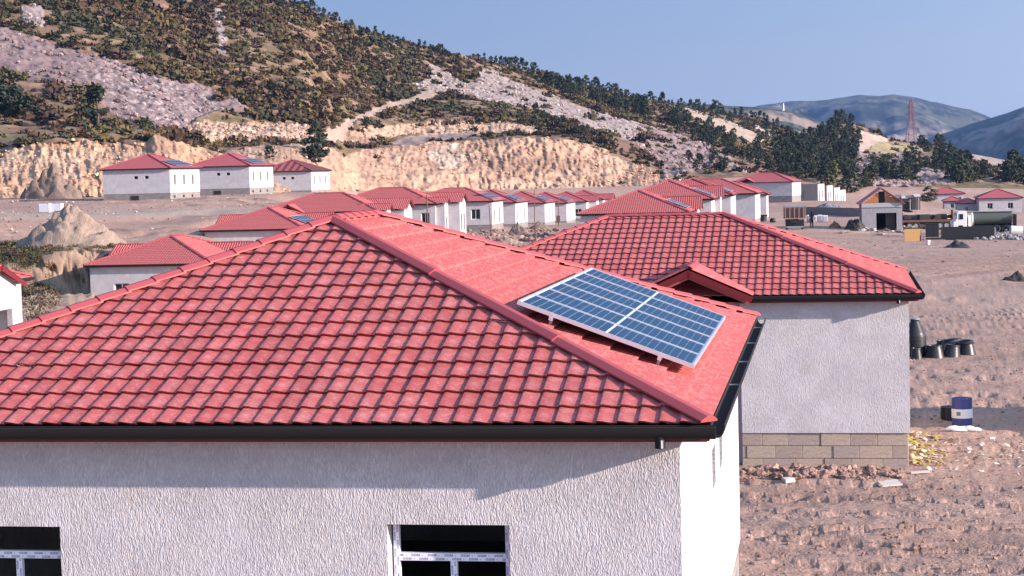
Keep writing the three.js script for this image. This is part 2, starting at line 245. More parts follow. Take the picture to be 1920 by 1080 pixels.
const soilMat = std({ vertexColors: true, map: soilMap, roughness: 1, bumpMap: soilBump, bumpScale: .02 });
const hillMat = std({ vertexColors: true, roughness: 1 });
const mix3 = (a, b, t) => [a[0] + (b[0] - a[0]) * t, a[1] + (b[1] - a[1]) * t, a[2] + (b[2] - a[2]) * t];
const NG = 4 + 190 + 96 + 130;
sheet(ALLCOLS, th => { const r0 = onLine(0, th)[0], o = [.5, 5, 12, 19]; for (let j = 0; j < 190; j++) { const t = j / 190; o.push(1 / ((1 - t) / 25 + t / 112)); } for (let j = 0; j < 96; j++) o.push(112 + 38 * j / 96); for (let j = 0; j < 130; j++) { const t = j / 129; o.push(1 / ((1 - t) / 150 + t / r0)); } return o; }, NG, (v, th, rho) => {
  groundDetail(v.x, v.z, rho, gd); const edge = 1 - smooth(-12, 0, rho - onLine(0, th)[0]); v.y += gd.y * edge;
  let c = mix3([.37, .222, .166], [.61, .395, .308], gd.t);
  const [px, py] = seen(v.x, v.y, v.z), big = fbm(v.x / 30, v.z / 30, 3);
  c = mix3(c, [.60, .41, .32], smooth(.0, .35, big) * .6);
  // pale vehicle road over the terrace on the left, and the packed road on the right
  const q = Math.abs(py - (404 - .016 * px + 5 * fbm(px / 90, 2, 2)));
  if (px < 540 && rho > 150) c = mix3(c, [.55, .42, .33], (1 - smooth(4, 11, q)) * .85);
  if (px < 175 && rho > 112 && rho < 150 && py > 462) { const s = th * 130, f = fbm(s * 1.1, v.y * 1.3, 4), g = fbm(s * .3, v.y * .4 + 7, 2); c = mix3(c, mix3([.27, .18, .125], [.50, .35, .24], smooth(-.25, .2, f)), .85); const push = 2.2 * f + 1.6 * g; v.x += push * Math.sin(th); v.z -= push * Math.cos(th); v.y += .25 * f; }
  if (px < 120 && rho > 108 && rho < 160) c = mix3(c, [.13, .115, .055], smooth(-.15, .2, fbm(v.x / 5, v.z / 5, 3)) * .75 * smooth(120, 60, px));
  if (px < 600 && rho > 138) { const a = fbm(v.x / 3.2, v.z / 3.2, 4), b = fbm(v.x / 11, v.z / 11, 3), road = 1 - smooth(6, 16, q), lump = smooth(-.05, .3, b) * (1 - road) * edge; v.y += lump * .55 * a + .12 * a * edge; c = mix3(c, [.20, .135, .105], smooth(.05, .35, a) * lump * .8); }
  v.c = c;
}, 'ground', soilMat);
const SEG = [86, 16, 44, 250, 8], NH = SEG.reduce((a, b) => a + b, 0) + 1;
const brown = [.165, .098, .060], olive = [.135, .098, .045], rusty = [.18, .090, .058], tan = [.29, .185, .125];
sheet(COLS, th => { const o = [onLine(0, th)[0]]; SEG.forEach((n, k) => { const a = onLine(k, th)[0], b = k + 1 < LINES.length ? onLine(k + 1, th)[0] : a + 260; for (let j = 1; j <= n; j++) o.push(a + (b - a) * j / n); }); return o; }, NH, (v, th, rho, row) => {
  let [px, py] = seen(v.x, v.y, v.z); const [jx, jy] = jag(px, py), zn = zoneAt(jx, jy), s = th * 420;
  const n1 = fbm(v.x / 22, v.z / 22, 3), n2 = fbm(v.x / 4, v.z / 4, 4), n3 = fbm(v.x / 1.3, v.z / 1.3, 2);
  let c = mix3(brown, olive, smooth(-.2, .25, n1)); c = mix3(c, rusty, smooth(.0, .4, fbm(v.x / 14 + 40, v.z / 14, 3)) * .7); c = mix3(c, tan, smooth(.05, .4, n2) * .75);
  const pin = row === 0 ? 0 : 1; let lift = (1.1 * n1 + .8 * n2) * smooth(0, 20, row);
  if (zn) {
    c = zn.c.map((q, i) => q * (1 + .26 * n2 + .24 * n3 + .1 * n1));
    if (zn.n === 'cut' || zn.n === 'bench') {
      const gul = 1 - Math.abs(noise(s * .5 + 2.2 * noise(s * .16, v.y * .22), v.y * .3)) * 2, gul2 = fbm(s * 1.9 + .5 * noise(s * .3, v.y), v.y * .75, 4);
      const push = (.55 * gul + 1.5 * gul2 + 2.6 * fbm(s * .09, v.y * .16, 2) + .28 * (hash(Math.round(s * 5), row) - .5)) * pin; v.x += push * Math.sin(th) * .8; v.z -= push * Math.cos(th) * .8;
      lift = .35 * n3 * pin; const band = fbm(s * .03 + 3, v.y * .7, 3); c = mix3(c, [.50, .35, .245], smooth(.1, .4, band) * .5); c = mix3(c, [.24, .15, .105], smooth(.08, .4, fbm(s * .12 + 11, v.y * .3, 4)) * .75); c = mix3(c, [.17, .11, .08], smooth(.18, .34, fbm(s * 1.1, v.y * 1.1 + 30, 2)) * .7);
    } else if (zn.n === 'scree') { lift = .45 * n2 + .8 * n3; const stone = smooth(.35, .55, noise(v.x * 1.7, v.z * 1.7)) * smooth(-.25, .2, n1); c = mix3(c, [.46, .40, .385], stone * .8); c = mix3(c, [.12, .09, .09], smooth(.2, .45, fbm(v.x / 1.3 + 70, v.z / 1.3, 2)) * .6); }
    else if (zn.n === 'rock') { lift = 1.5 * n2 + .9 * n3; c = mix3(c, [.2, .16, .15], smooth(.1, .4, n3) * .6); }
    else if (zn.n === 'track') lift = .3 * n3;
  }
  v.y += lift; v.c = c;
}, 'hillside', hillMat);
// the wide plain behind, and the ranges
{
  const rows = 10; sheet(ALLCOLS.filter((_, i) => i % 6 === 0 || i >= COLS.length), th => { const r = onLine(4, th)[0] + 200, o = []; for (let j = 0; j < rows; j++) o.push(r * Math.pow(14000 / r, j / (rows - 1))); return o; }, rows, (v, th, rho, j) => { v.y = -22 - 6 * (j > 1); v.c = [.13, .13, .08]; }, 'plain', hillMat);
}
function range(name, list, depth, baseDrop, cols, rows, amp, paint, step) {
  const ridge = list.map(([px, py, d]) => [px, py, d]).sort((a, b) => a[0] - b[0]), pxs = []; for (let p = ridge[0][0]; p <= ridge[ridge.length - 1][0]; p += step) pxs.push(p);
  const pos = [], col = [], uv = [], idx = [];
  pxs.forEach((p, i) => {
    let k = 0; while (k < ridge.length - 2 && ridge[k + 1][0] < p) k++; const t = (p - ridge[k][0]) / (ridge[k + 1][0] - ridge[k][0]), py = ridge[k][1] + (ridge[k + 1][1] - ridge[k][1]) * t, d = ridge[k][2] + (ridge[k + 1][2] - ridge[k][2]) * t;
    const top = at(p, py, d), th = thetaOf(top.x, top.z);
    for (let j = 0; j < rows; j++) {
      const s = j / (rows - 4), r = d - depth * (1 - Math.min(s, 1)) + (s > 1 ? (s - 1) * depth * 1.5 : 0);
      const prof = s <= 1 ? Math.pow(s, .9) : 1 - (s - 1) * 4, y0 = top.y - baseDrop, x = C.x + r * Math.sin(th), z = C.z - r * Math.cos(th);
      const w = s <= 1 ? Math.sin(Math.min(1, s) * Math.PI) * .9 + .1 : .1, n = 1 - 2 * Math.abs(fbm(x / (amp * 7), z / (amp * 7), 4));
      pos.push(x, y0 + baseDrop * prof + w * amp * n + .06 * amp * fbm(x / (amp * .8), z / (amp * .8), 2), z); col.push(...paint(x, z, s, p)); uv.push(x, z);
      if (i && j) { const a = (i - 1) * rows + j - 1, b = a + rows; idx.push(a, b, a + 1, b, b + 1, a + 1); }
    }
  });
  const g = new THREE.BufferGeometry(); g.setAttribute('position', new THREE.Float32BufferAttribute(pos, 3)); g.setAttribute('color', new THREE.Float32BufferAttribute(col, 3)); g.setAttribute('uv', new THREE.Float32BufferAttribute(uv, 2)); g.setIndex(idx); g.computeVertexNormals();
  return structure(name, g, hillMat);
}
const wooded = (x, z, sc, bare) => { const n = fbm(x / sc, z / sc, 4), f = .75 * fbm(x / (sc * .09), z / (sc * .09), 4) + .6 * noise(x / (sc * .018), z / (sc * .018)) * .5; let c = mix3([.006, .014, .012], [.075, .080, .05], smooth(-.22, .26, f)); return mix3(c, [.24, .18, .15], smooth(bare, bare + .25, n + .3 * f)); };
range('mountain', [[1250, 216, 5600], [1380, 206, 5500], [1440, 196, 5400], [1480, 193, 5300], [1540, 190, 5200], [1590, 184, 5200], [1612, 181, 5200], [1650, 183, 5200], [1676, 180, 5200], [1720, 186, 5200], [1740, 192, 5200], [1790, 202, 5200], [1820, 208, 5200], [1856, 223, 5200], [1920, 250, 5200], [2100, 290, 5200]], 2000, 330, 0, 90, 55, (x, z) => wooded(x, z, 500, .12), 3);
range('mountain', [[1640, 300, 3600], [1700, 272, 3600], [1760, 254, 3600], [1810, 238, 3600], [1856, 225, 3600], [1890, 213, 3600], [1920, 202, 3600], [1990, 180, 3600], [2150, 150, 3600]], 1500, 240, 0, 80, 36, (x, z) => wooded(x, z, 420, .3), 3);
range('wooded_hill', [[1200, 190, 1900], [1330, 198, 1900], [1400, 202, 1900], [1440, 203, 1900], [1475, 208, 1900], [1510, 218, 1900], [1540, 230, 1900], [1570, 246, 1900], [1640, 275, 1900], [1760, 300, 1900]], 620, 80, 0, 60, 12, (x, z) => wooded(x, z, 220, .25), 3);
range('field_hill', [[1740, 300, 1250], [1790, 286, 1250], [1830, 290, 1250], [1880, 300, 1250], [1920, 306, 1250], [2000, 312, 1250], [2200, 318, 1250]], 350, 26, 0, 40, 3, (x, z) => mix3([.17, .16, .085], [.32, .25, .19], smooth(0, .3, fbm(x / 60, z / 60, 3))), 4);

// ------------------------------------------------------------------ roofs of pressed metal tile
const WAVE = .1833, STEP = .30, SLOPE = Math.atan(.378), CS = Math.cos(SLOPE);
const PROFILE = [[0, 0], [.035, .45], [.075, .88], [.12, 1], [.24, .97], [.36, .82], [.50, .52], [.63, .24], [.76, .06], [.9, 0], [1, 0]];
const MIDPROFILE = [[0, 0], [.1, 1], [.4, .75], [.75, 0], [1, 0]];
const AMP = .017, RISE = .031;
function tileTris(u0, v0, prof, lip, wob = 0) {
  const t = [], top = 0, q = (f, h, v, n) => [u0 + f * WAVE, n, v0 + v];
  for (let i = 0; i < prof.length - 1; i++) {
    const [a, ha] = prof[i], [b, hb] = prof[i + 1], A = ha * AMP, B = hb * AMP;
    const p = q(a, 0, 0, A + RISE), r = q(b, 0, 0, B + RISE), s = q(b, 0, STEP + .036, B - .004), w = q(a, 0, STEP + .036, A - .004);
    t.push([p, r, s], [p, s, w]);
    const c = q(a, 0, lip, A - .003), d = q(b, 0, lip, B - .003);
    t.push([c, d, r], [c, r, p]);
  }
  return t;
}
function clipTris(tris, planes) {
  let list = tris;
  for (const [A, B, K] of planes) {
    const out = [];
    for (const t of list) {
      const d = t.map(p => A * p[0] + B * p[2] + K); if (d.every(x => x >= 0)) { out.push(t); continue; } if (d.every(x => x <= 0)) continue;
      const poly = []; for (let i = 0; i < 3; i++) { const j = (i + 1) % 3, p = t[i], r = t[j]; if (d[i] >= 0) poly.push(p); if ((d[i] > 0) !== (d[j] > 0)) { const s = d[i] / (d[i] - d[j]); poly.push([0, 1, 2].map(k => p[k] + (r[k] - p[k]) * s)); } }
      for (let i = 1; i < poly.length - 1; i++) out.push([poly[0], poly[i], poly[i + 1]]);
    }
    list = out;
  }
  return list;
}
function trisGeo(tris, du = 0, dv = 0) {
  const pos = new Float32Array(tris.length * 9), uv = new Float32Array(tris.length * 6);
  tris.forEach((t, i) => t.forEach((p, k) => { pos.set([p[0], p[1], -p[2]], i * 9 + k * 3); uv.set([p[0] + du, p[2] + dv], i * 6 + k * 2); }));
  let g = new THREE.BufferGeometry(); g.setAttribute('position', new THREE.BufferAttribute(pos, 3)); g.setAttribute('uv', new THREE.BufferAttribute(uv, 2)); g.computeVertexNormals(); return g;
}
// smooth across a tile, hard at its lip
function tileGeo(du, dv) {
  const tr = tileTris(0, 0, PROFILE, .03), top = [], lip = []; tr.forEach((t, i) => (i % 4 < 2 ? top : lip).push(t));
  const s = l => { const g = mergeVertices(trisGeo(l, du, dv).deleteAttribute('normal'), 1e-5); g.computeVertexNormals(); return g.toNonIndexed(); };
  return mergeGeometries([s(top), s(lip)]);
}
const TILES = [0, 1, 2, 3, 4, 5].map(k => tileGeo(k * .37, k * .53));
// one face of a hipped roof: L along the eave, plan = depth on the map to the ridge
function roofFace(parent, name, L, plan, origin, yaw, mode, pick, mat) {
  const lip = Math.abs(yaw) < .1 ? .03 : .003;
  const V = plan / CS, planes = [[1, -CS, 0], [-1, -CS, L], [0, -1, V]];
  let g, chosen = [];
  if (mode === 'flat') { const topL = Math.max(0, L - 2 * plan); const q = [[0, 0, 0], [L, 0, 0], [(L + topL) / 2, 0, V], [(L - topL) / 2, 0, V]]; g = trisGeo(topL > .01 ? [[q[0], q[1], q[2]], [q[0], q[2], q[3]]] : [[q[0], q[1], q[2]]]); }
  else {
    const tris = []; const near = mode === 'tile';
    for (let r = 0; r * STEP < V; r++) for (let c = -1; c * WAVE < L + WAVE; c++) {
      const u0 = c * WAVE, v0 = r * STEP, whole = u0 >= (v0 + STEP) * CS + .002 && u0 + WAVE <= L - (v0 + STEP) * CS - .002 && v0 + STEP <= V;
      if (u0 + WAVE < v0 * CS || u0 > L - v0 * CS) continue;
      if (near && whole && pick) { const s = pick(u0 + WAVE / 2, v0 + STEP / 2); if (s > 0) { chosen.push([s, u0, v0]); continue; } }
      const t = tileTris(u0, v0, near ? PROFILE : MIDPROFILE, near ? lip : .003); tris.push(...(whole ? t : clipTris(t, planes)));
    }
    if (chosen.length > 300) { chosen.sort((a, b) => b[0] - a[0]); for (const [, u0, v0] of chosen.splice(300)) tris.push(...tileTris(u0, v0, PROFILE, .03)); }
    g = trisGeo(tris);
    if (near) { const m = mergeVertices(g.deleteAttribute('normal'), 1e-4); m.computeVertexNormals(); g = m; }
    else { const m = mergeVertices(g.deleteAttribute('normal'), 1e-4); m.computeVertexNormals(); g = m; }
  }
  const m = mesh(name, g, mat ?? M.roof[0], parent); m.position.set(...origin); m.rotation.set(SLOPE, yaw, 0, 'YXZ');
  if (mode !== 'flat') m.userData.kind = 'stuff';
  chosen.forEach(([, u0, v0]) => { const h = hash(Math.round(u0 * 50) + 7, Math.round(v0 * 10) + 3), h2 = hash(Math.round(v0 * 50), Math.round(u0 * 50) + 11); const t = mesh('roof_tile', TILES[Math.floor(h * 6)], M.roof[Math.floor(h2 * 5)], m); t.position.set(u0, (h - .5) * .004, -v0); t.rotation.set((h2 - .5) * .012, 0, (h - .5) * .012); });
  return m;
}
// folded cap laid along a hip or ridge, in short overlapping lengths
function capGeo(a, b, w, hgt, piece) {
  const A = new THREE.Vector3(...a), B = new THREE.Vector3(...b), dir = B.clone().sub(A), len = dir.length(); dir.normalize();
  const side = new THREE.Vector3().crossVectors(dir, new THREE.Vector3(0, 1, 0)).normalize(), up = new THREE.Vector3().crossVectors(side, dir).normalize();
  const sec = [[-w, -.012], [-w, .004], [-w * .42, hgt * .86], [-w * .3, hgt], [w * .3, hgt], [w * .42, hgt * .86], [w, .004], [w, -.012]], n = Math.max(1, Math.round(len / piece)), list = [];
  for (let i = 0; i < n; i++) {
    const s0 = len * i / n, s1 = len * (i + 1) / n + (i < n - 1 ? .03 : 0), pos = [], idx = [], K = sec.length;
    for (const [s, lift] of [[s0, .016], [s1, 0]]) for (const [x, y] of sec) { const p = A.clone().addScaledVector(dir, s).addScaledVector(side, x * (1 + lift)).addScaledVector(up, y + lift); pos.push(p.x, p.y, p.z); }
    for (let k = 0; k < K - 1; k++) idx.push(k, k + 1, K + k, k + 1, K + k + 1, K + k);
    for (let k = 1; k < K - 1; k++) idx.push(0, k + 1, k);
    const g = new THREE.BufferGeometry(); g.setAttribute('position', new THREE.Float32BufferAttribute(pos, 3)); g.setIndex(idx); const q = g.toNonIndexed(); q.computeVertexNormals(); q.setAttribute('uv', new THREE.Float32BufferAttribute(new Float32Array(q.attributes.position.count * 2), 2)); list.push(q);
  }
  return list;
}
function gutterGeo(len) { // half-round channel along x, open upwards
  const s = new THREE.Shape(); s.absarc(0, 0, .068, Math.PI, 2 * Math.PI, false); s.lineTo(.06, .004); s.absarc(0, .004, .058, 2 * Math.PI, Math.PI, true); s.closePath();
  return new THREE.ExtrudeGeometry(s, { depth: len, bevelEnabled: false, curveSegments: 8 }).scale(1, 1.6, 1).rotateY(Math.PI / 2);
}
function wallGeo(len, h, holes, t = .3) {
  const s = new THREE.Shape([[0, 0], [len, 0], [len, h], [0, h]].map(p => new THREE.Vector2(...p)));
  for (const [x0, y0, x1, y1] of holes) s.holes.push(new THREE.Path([[x0, y0], [x0, y1], [x1, y1], [x1, y0]].map(p => new THREE.Vector2(...p))));
  return new THREE.ExtrudeGeometry(s, { depth: t, bevelEnabled: false });
}
// frame of a window: outer rails with a transom and a mullion, w x h, at its lower left corner
function windowPart(parent, w, h, at3, yaw, mat, barMat, o = {}) {
  const r = o.rail ?? .06, g = merge([box(r, h, .06, r / 2, h / 2, 0), box(r, h, .06, w - r / 2, h / 2, 0), box(w - 2 * r, r, .06, w / 2, r / 2, 0), box(w - 2 * r, r, .06, w / 2, h - r / 2, 0)]);
  const f = mesh('window', g, mat, parent); f.position.set(...at3); f.rotation.y = yaw;
  if (o.transom) mesh('transom', box(w - 2 * r, r, .056, w / 2, o.transom, 0), barMat, f);
  if (o.mullion) mesh('mullion', box(r * .9, o.transom ? o.transom - r * 1.5 : h - 2 * r, .052, o.mullion, o.transom ? (o.transom - r * .5 + r) / 2 : h / 2, 0), barMat, f);
  if (o.pane) { const p = mesh('pane', box(w - 2 * r, h - 2 * r, .012, w / 2, h / 2, -.02), M.glass, f); }
  return f;
}
function gablePorch(parent, o) { // ridge runs out along local +z from the house wall; origin = middle of its foot at the wall
  const g = new THREE.Group(); g.name = 'porch'; parent.add(g); g.position.set(...o.at); g.rotation.y = o.yaw;
  const { half, rise, eave, out, inn } = o, L = out + inn, sl = Math.atan2(rise, half), len = half / Math.cos(sl) + .02;
  for (const s of [-1, 1]) {
    const r = new THREE.BoxGeometry(len, .05, L).translate(-len / 2, 0, 0); if (s > 0) r.rotateY(Math.PI); r.rotateZ(s * -sl * -1 * -1); 
    const m = mesh('porch_roof', o.wave ? porchSheet(len, L, s, sl) : r, o.roofMat, g); m.position.set(0, eave + rise, (out - inn) / 2);
    const b = new THREE.BoxGeometry(len, .13, .03).translate(-len / 2, -.07, 0); if (s > 0) b.rotateY(Math.PI); b.rotateZ(-s * sl); const f = mesh('barge_board', b, M.fascia, g); f.position.set(0, eave + rise - .01, out - .02);
    if (o.double) { const b2 = new THREE.BoxGeometry(len - .1, .05, .05).translate(-len / 2, -.12, 0); if (s > 0) b2.rotateY(Math.PI); b2.rotateZ(-s * sl); const f2 = mesh('barge_trim', b2, M.cap, g); f2.position.set(0, eave + rise - .06, out - .09); }
  }
  mesh('ridge_cap', merge(capGeo([0, eave + rise + .02, -inn], [0, eave + rise + .02, out + .02], .1, .05, .6)), M.cap, g);
  if (o.wall) {
    const s = new THREE.Shape([[-half + .25, 0], [half - .25, 0], [half - .25, eave - .1 + .25 * rise / half], [0, eave + rise - .12], [-half + .25, eave - .1 + .25 * rise / half]].map(p => new THREE.Vector2(...p)));
    for (const [x0, y0, x1, y1] of o.wall) s.holes.push(new THREE.Path([[x0, y0], [x0, y1], [x1, y1], [x1, y0]].map(p => new THREE.Vector2(...p))));
    mesh('gable_wall', new THREE.ExtrudeGeometry(s, { depth: .2, bevelEnabled: false }).translate(0, 0, out - .5), M.farPlaster, g);
    for (const s of [-1, 1]) mesh('porch_side_wall', box(.2, eave - .12, out - .5 + .3, s * (half - .35), (eave - .12) / 2, (out - .5 - .3) / 2), M.farPlaster, g);
    mesh('porch_floor_slab', box(2 * half - .6, .3, out + .1, 0, .15, (out - .6) / 2), M.concrete, g);
    mesh('porch_back_panel', box(2 * half - .9, eave - .2, .06, 0, eave / 2, -.1), M.dark, g);
  }
  return g;
}
function porchSheet(len, L, s, sl) { // ribbed sheet, waves running down the slope
  const n = Math.round(L / WAVE), tris = [];
  for (let c = 0; c < n; c++) for (let i = 0; i < MIDPROFILE.length - 1; i++) { const [a, ha] = MIDPROFILE[i], [b, hb] = MIDPROFILE[i + 1], z0 = -L / 2 + (c + a) * L / n, z1 = -L / 2 + (c + b) * L / n; const P = [z0, ha * .04, 0], Q = [z1, hb * .04, 0], R = [z1, hb * .04, len], S = [z0, ha * .04, len]; tris.push([P, Q, R], [P, R, S]); }
  const g = trisGeo(tris); g.rotateY(s > 0 ? -Math.PI / 2 : Math.PI / 2).rotateY(Math.PI); g.computeBoundingBox(); const bb = g.boundingBox; // runs along x
  if (s > 0 ? bb.min.x < -.1 : bb.max.x > .1) g.rotateY(Math.PI); g.rotateZ(-s * sl); g.translate(0, .03, 0); g.computeVertexNormals(); return g;
}
const A_SIZE = [9.06, 11.12], B_SIZE = [11.5, 8.72];
function house(o) {
  const [W, D] = o.size, eh = o.eh ?? 3.8, ph = o.ph ?? .8, ov = o.ov ?? .3, top = eh - .15, near = o.mode === 'tile', wm = o.plaster ?? M.farPlaster;
  const g = thing(o.name ?? 'house', o.label, 'house', [o.x, o.eaveY - eh, o.z], o.yaw ?? 0, o.group);
  const wh = top - ph, T = .3, sh = hs => hs.map(([a, b, c, d]) => [a, b - ph, c, d - ph]);
  // walls: local x runs from -W to 0, local z from -D to 0
  const fl = W - 2 * ov;
  const spans = o.frontSpans ?? [[0, fl, sh(o.front ?? [])]];
  for (const [a, b, holes] of spans) mesh('wall', wallGeo(b - a, wh, holes).translate(-W + ov + a, ph, -ov - T), wm, g);
  mesh('wall', wallGeo(fl, wh, []).translate(-W + ov, ph, -D + ov), wm, g);
  const sl = D - 2 * ov - 2 * T;
  mesh('wall', wallGeo(sl, wh, sh(o.right ?? [])).rotateY(Math.PI / 2).translate(-ov - T, ph, -ov - T), wm, g);
  mesh('wall', wallGeo(sl, wh, sh(o.left ?? [])).rotateY(Math.PI / 2).translate(-W + ov, ph, -ov - T), wm, g);
  if (!o.noPlinth) mesh('plinth', box(W - 2 * ov - .05, ph + .8, D - 2 * ov - .05, -W / 2, (ph - .8) / 2 - .003, -D / 2), M.concrete, g);
  // roof
  const plan = Math.min(W, D) / 2, mode = o.mode ?? 'flat', rm = o.roofMat ?? (mode === 'flat' ? M.farRoof : undefined);
  roofFace(g, 'roof_slope', W, plan, [-W, eh, 0], 0, mode, o.pickFront, rm);
  roofFace(g, 'roof_slope', D, plan, [0, eh, 0], Math.PI / 2, mode, o.pickRight, rm);
  roofFace(g, 'roof_slope', D, plan, [-W, eh, -D], -Math.PI / 2, mode === 'tile' ? 'wave' : mode, null, rm);
  roofFace(g, 'roof_slope', W, plan, [0, eh, -D], Math.PI, mode === 'flat' ? 'flat' : 'wave', null, rm);
  const ry = eh + plan * .378, ra = D >= W ? [-W / 2, ry, -plan] : [-plan, ry, -D / 2], rb = D >= W ? [-W / 2, ry, -(D - plan)] : [-(W - plan), ry, -D / 2];
  const up = v => [v[0], v[1] + (near ? .028 : .03), v[2]], cw = near ? .092 : .14, ch = near ? .045 : .06, cp = near ? .34 : 1.2;
  const far2 = D >= W ? [[[0, eh, 0], ra], [[-W, eh, 0], ra], [[0, eh, -D], rb], [[-W, eh, -D], rb]] : [[[0, eh, 0], ra], [[0, eh, -D], ra], [[-W, eh, 0], rb], [[-W, eh, -D], rb]];
  for (const [a, b] of far2) mesh('hip_cap', merge(capGeo(up(a), up(b), cw, ch, a[0] === 0 && a[2] === 0 && near ? 2.2 : cp)), M.cap, g);
  mesh('ridge_cap', merge(capGeo(up(ra), up(rb), cw, ch, cp)), M.cap, g);
  mesh('soffit', box(W - .06, .02, D - .06, -W / 2, eh - .14, -D / 2), M.soffit, g);
  const gut0 = o.gutterFrom ?? -W;
  mesh('fascia', box(-gut0 - .04, .13, .025, gut0 / 2, eh - .08, -.015), M.fascia, g);
  mesh('fascia', box(.025, .14, D - .08, -.015, eh - .075, -D / 2), M.fascia, g);
  if (mode !== 'flat') {
    mesh('gutter', gutterGeo(-gut0 + .06).translate(gut0, eh - .002, .07), M.gutter, g);
    mesh('gutter', gutterGeo(D).rotateY(Math.PI / 2).translate(.07, eh - .002, 0), M.gutter, g);
  } else { mesh('gutter', box(W, .1, .09, -W / 2, eh - .06, .05), M.gutter, g); mesh('gutter', box(.09, .1, D - .1, .05, eh - .06, -D / 2 - .05), M.gutter, g); }
  for (const f of o.frames ?? []) f(g);
  return g;
}
// dark window openings get a frame and a pane unless the photograph shows a hole
const glaze = (side, [x0, y0, x1, y1], o) => g => {
  const ph = 0; const [W, D] = o.size, ov = o.ov ?? .3;
  if (side === 'front') windowPart(g, x1 - x0, y1 - y0, [-W + ov + x0, y0, -ov - .16], 0, M.white, M.white, { rail: .07, pane: true, mullion: (x1 - x0) / 2 });
  else windowPart(g, x1 - x0, y1 - y0, [-ov - .16, y0, -ov - .3 - x0], Math.PI / 2, M.concrete, M.concrete, { rail: .04, pane: true });
};

// ------------------------------------------------------------------ solar arrays
const MOD_L = 1.873, MOD_W = .955;
function solarModule(parent) {
  const b = mesh('solar_module', box(MOD_W - .02, .02, MOD_L - .02, 0, 0, 0), M.backsheet, parent);
  mesh('frame', merge([box(.022, .04, MOD_L, -MOD_W / 2 + .011, .001, 0), box(.022, .04, MOD_L, MOD_W / 2 - .011, .001, 0), box(MOD_W - .044, .04, .022, 0, .001, -MOD_L / 2 + .011), box(MOD_W - .044, .04, .022, 0, .001, MOD_L / 2 - .011)]), M.alu, b);
  const list = [], nu = 6, nv = 11, cu = (MOD_W - .07) / nu, half = (MOD_L - .07 - .024) / 2, cv = half / nv;
  for (let h = 0; h < 2; h++) for (let j = 0; j < nv; j++) for (let i = 0; i < nu; i++) list.push(new THREE.PlaneGeometry(cu - .002, cv - .0045).rotateX(-Math.PI / 2).translate(-MOD_W / 2 + .035 + (i + .5) * cu, .0135, -MOD_L / 2 + .035 + h * (half + .024) + (j + .5) * cv));
  const c = mesh('cells', merge(list), M.cells, b); c.userData.kind = 'stuff'; return b;
}
let arrayModel = null;
function solarArray(h, u, v, label, lift = .1, eh = 3.8) {
  const p = new THREE.Vector3(0, eh, 0).applyAxisAngle(new THREE.Vector3(0, 1, 0), h.rotation.y).add(h.position);
  if (!arrayModel) {
    arrayModel = new THREE.Group(); arrayModel.name = 'solar_array';
    for (let i = 0; i < 6; i++) { const m = solarModule(arrayModel); m.position.set((i + .5) * (MOD_W + .016), 0, -MOD_L / 2); }
    for (const q of [.35, 1.5]) mesh('mounting_rail', box(6 * (MOD_W + .016) - .02, .04, .04, 3 * (MOD_W + .016), -.04, -q), M.alu, arrayModel);
    for (const [x, q] of [[-.02, .35], [-.02, 1.5], [6 * (MOD_W + .016) + .01, .35], [6 * (MOD_W + .016) + .01, 1.5]]) mesh('clamp', box(.02, .05, .04, x, -.004, -q), M.alu, arrayModel);
    for (let i = 0; i < 7; i++) for (const q of [.35, 1.5]) mesh('bracket', box(.03, .1, .03, .1 + i * .93, -.105, -q), M.steel, arrayModel);
  }
  const a = arrayModel.clone(); a.name = numbered('solar_array'); scene.add(a);
  const basis = new THREE.Euler(SLOPE, h.rotation.y + Math.PI / 2, 0, 'YXZ'); a.rotation.copy(basis);
  a.position.copy(new THREE.Vector3(u, lift + .045, -v).applyEuler(basis).add(p)); return tag(a, label, 'solar panels', 'rooftop solar arrays');
}

// ------------------------------------------------------------------ the near house
const filmTex = (() => {
  const c = document.createElement('canvas'); c.width = 512; c.height = 64; const x = c.getContext('2d'); x.fillStyle = '#e9ecf4'; x.fillRect(0, 0, 512, 64);
  x.font = 'bold 27px sans-serif'; x.fillStyle = '#1b2f86'; for (let r = 0; r < 2; r++) for (let i = -1; i < 5; i++) { x.fillText('OSIM', i * 128 + r * 62 + 6, 27 + r * 31); x.fillRect(i * 128 + r * 62 + 90, 17 + r * 31, 9, 4); }
  const t = new THREE.CanvasTexture(c); t.colorSpace = THREE.SRGBColorSpace; t.wrapS = t.wrapT = THREE.RepeatWrapping; return t;
})();
const film = std({ map: filmTex, roughness: .35 });
const filmBox = (w, h, d, x, y, z, upright) => { const g = box(w, h, d, x, y, z), p = g.attributes.position, u = g.attributes.uv; for (let i = 0; i < p.count; i++) { const a = upright ? p.getY(i) : p.getX(i), b = upright ? p.getX(i) - x + w / 2 : p.getY(i) - y + h / 2; u.setXY(i, a / .62, b / (upright ? w : h)); } return g; };
function filmWindow(g, w, h, pos, transom, mullion) {
  const r = .055, f = mesh('window', merge([filmBox(r, h, .06, r / 2, h / 2, 0, true), filmBox(r, h, .06, w - r / 2, h / 2, 0, true), filmBox(w - 2 * r, r, .06, w / 2, r / 2, 0), filmBox(w - 2 * r, r, .06, w / 2, h - r / 2, -.01)]), film, g);
  f.position.set(...pos); f.userData.label = 'unglazed window frame wrapped in printed protective film';
  mesh('transom', filmBox(w - 2 * r, .07, .058, w / 2, transom, 0), film, f); mesh('mullion', filmBox(.06, transom - .035 - r, .05, mullion, (transom - .035 + r) / 2, 0, true), film, f);
}
const mainEH = 4.02, mW = 9.06;
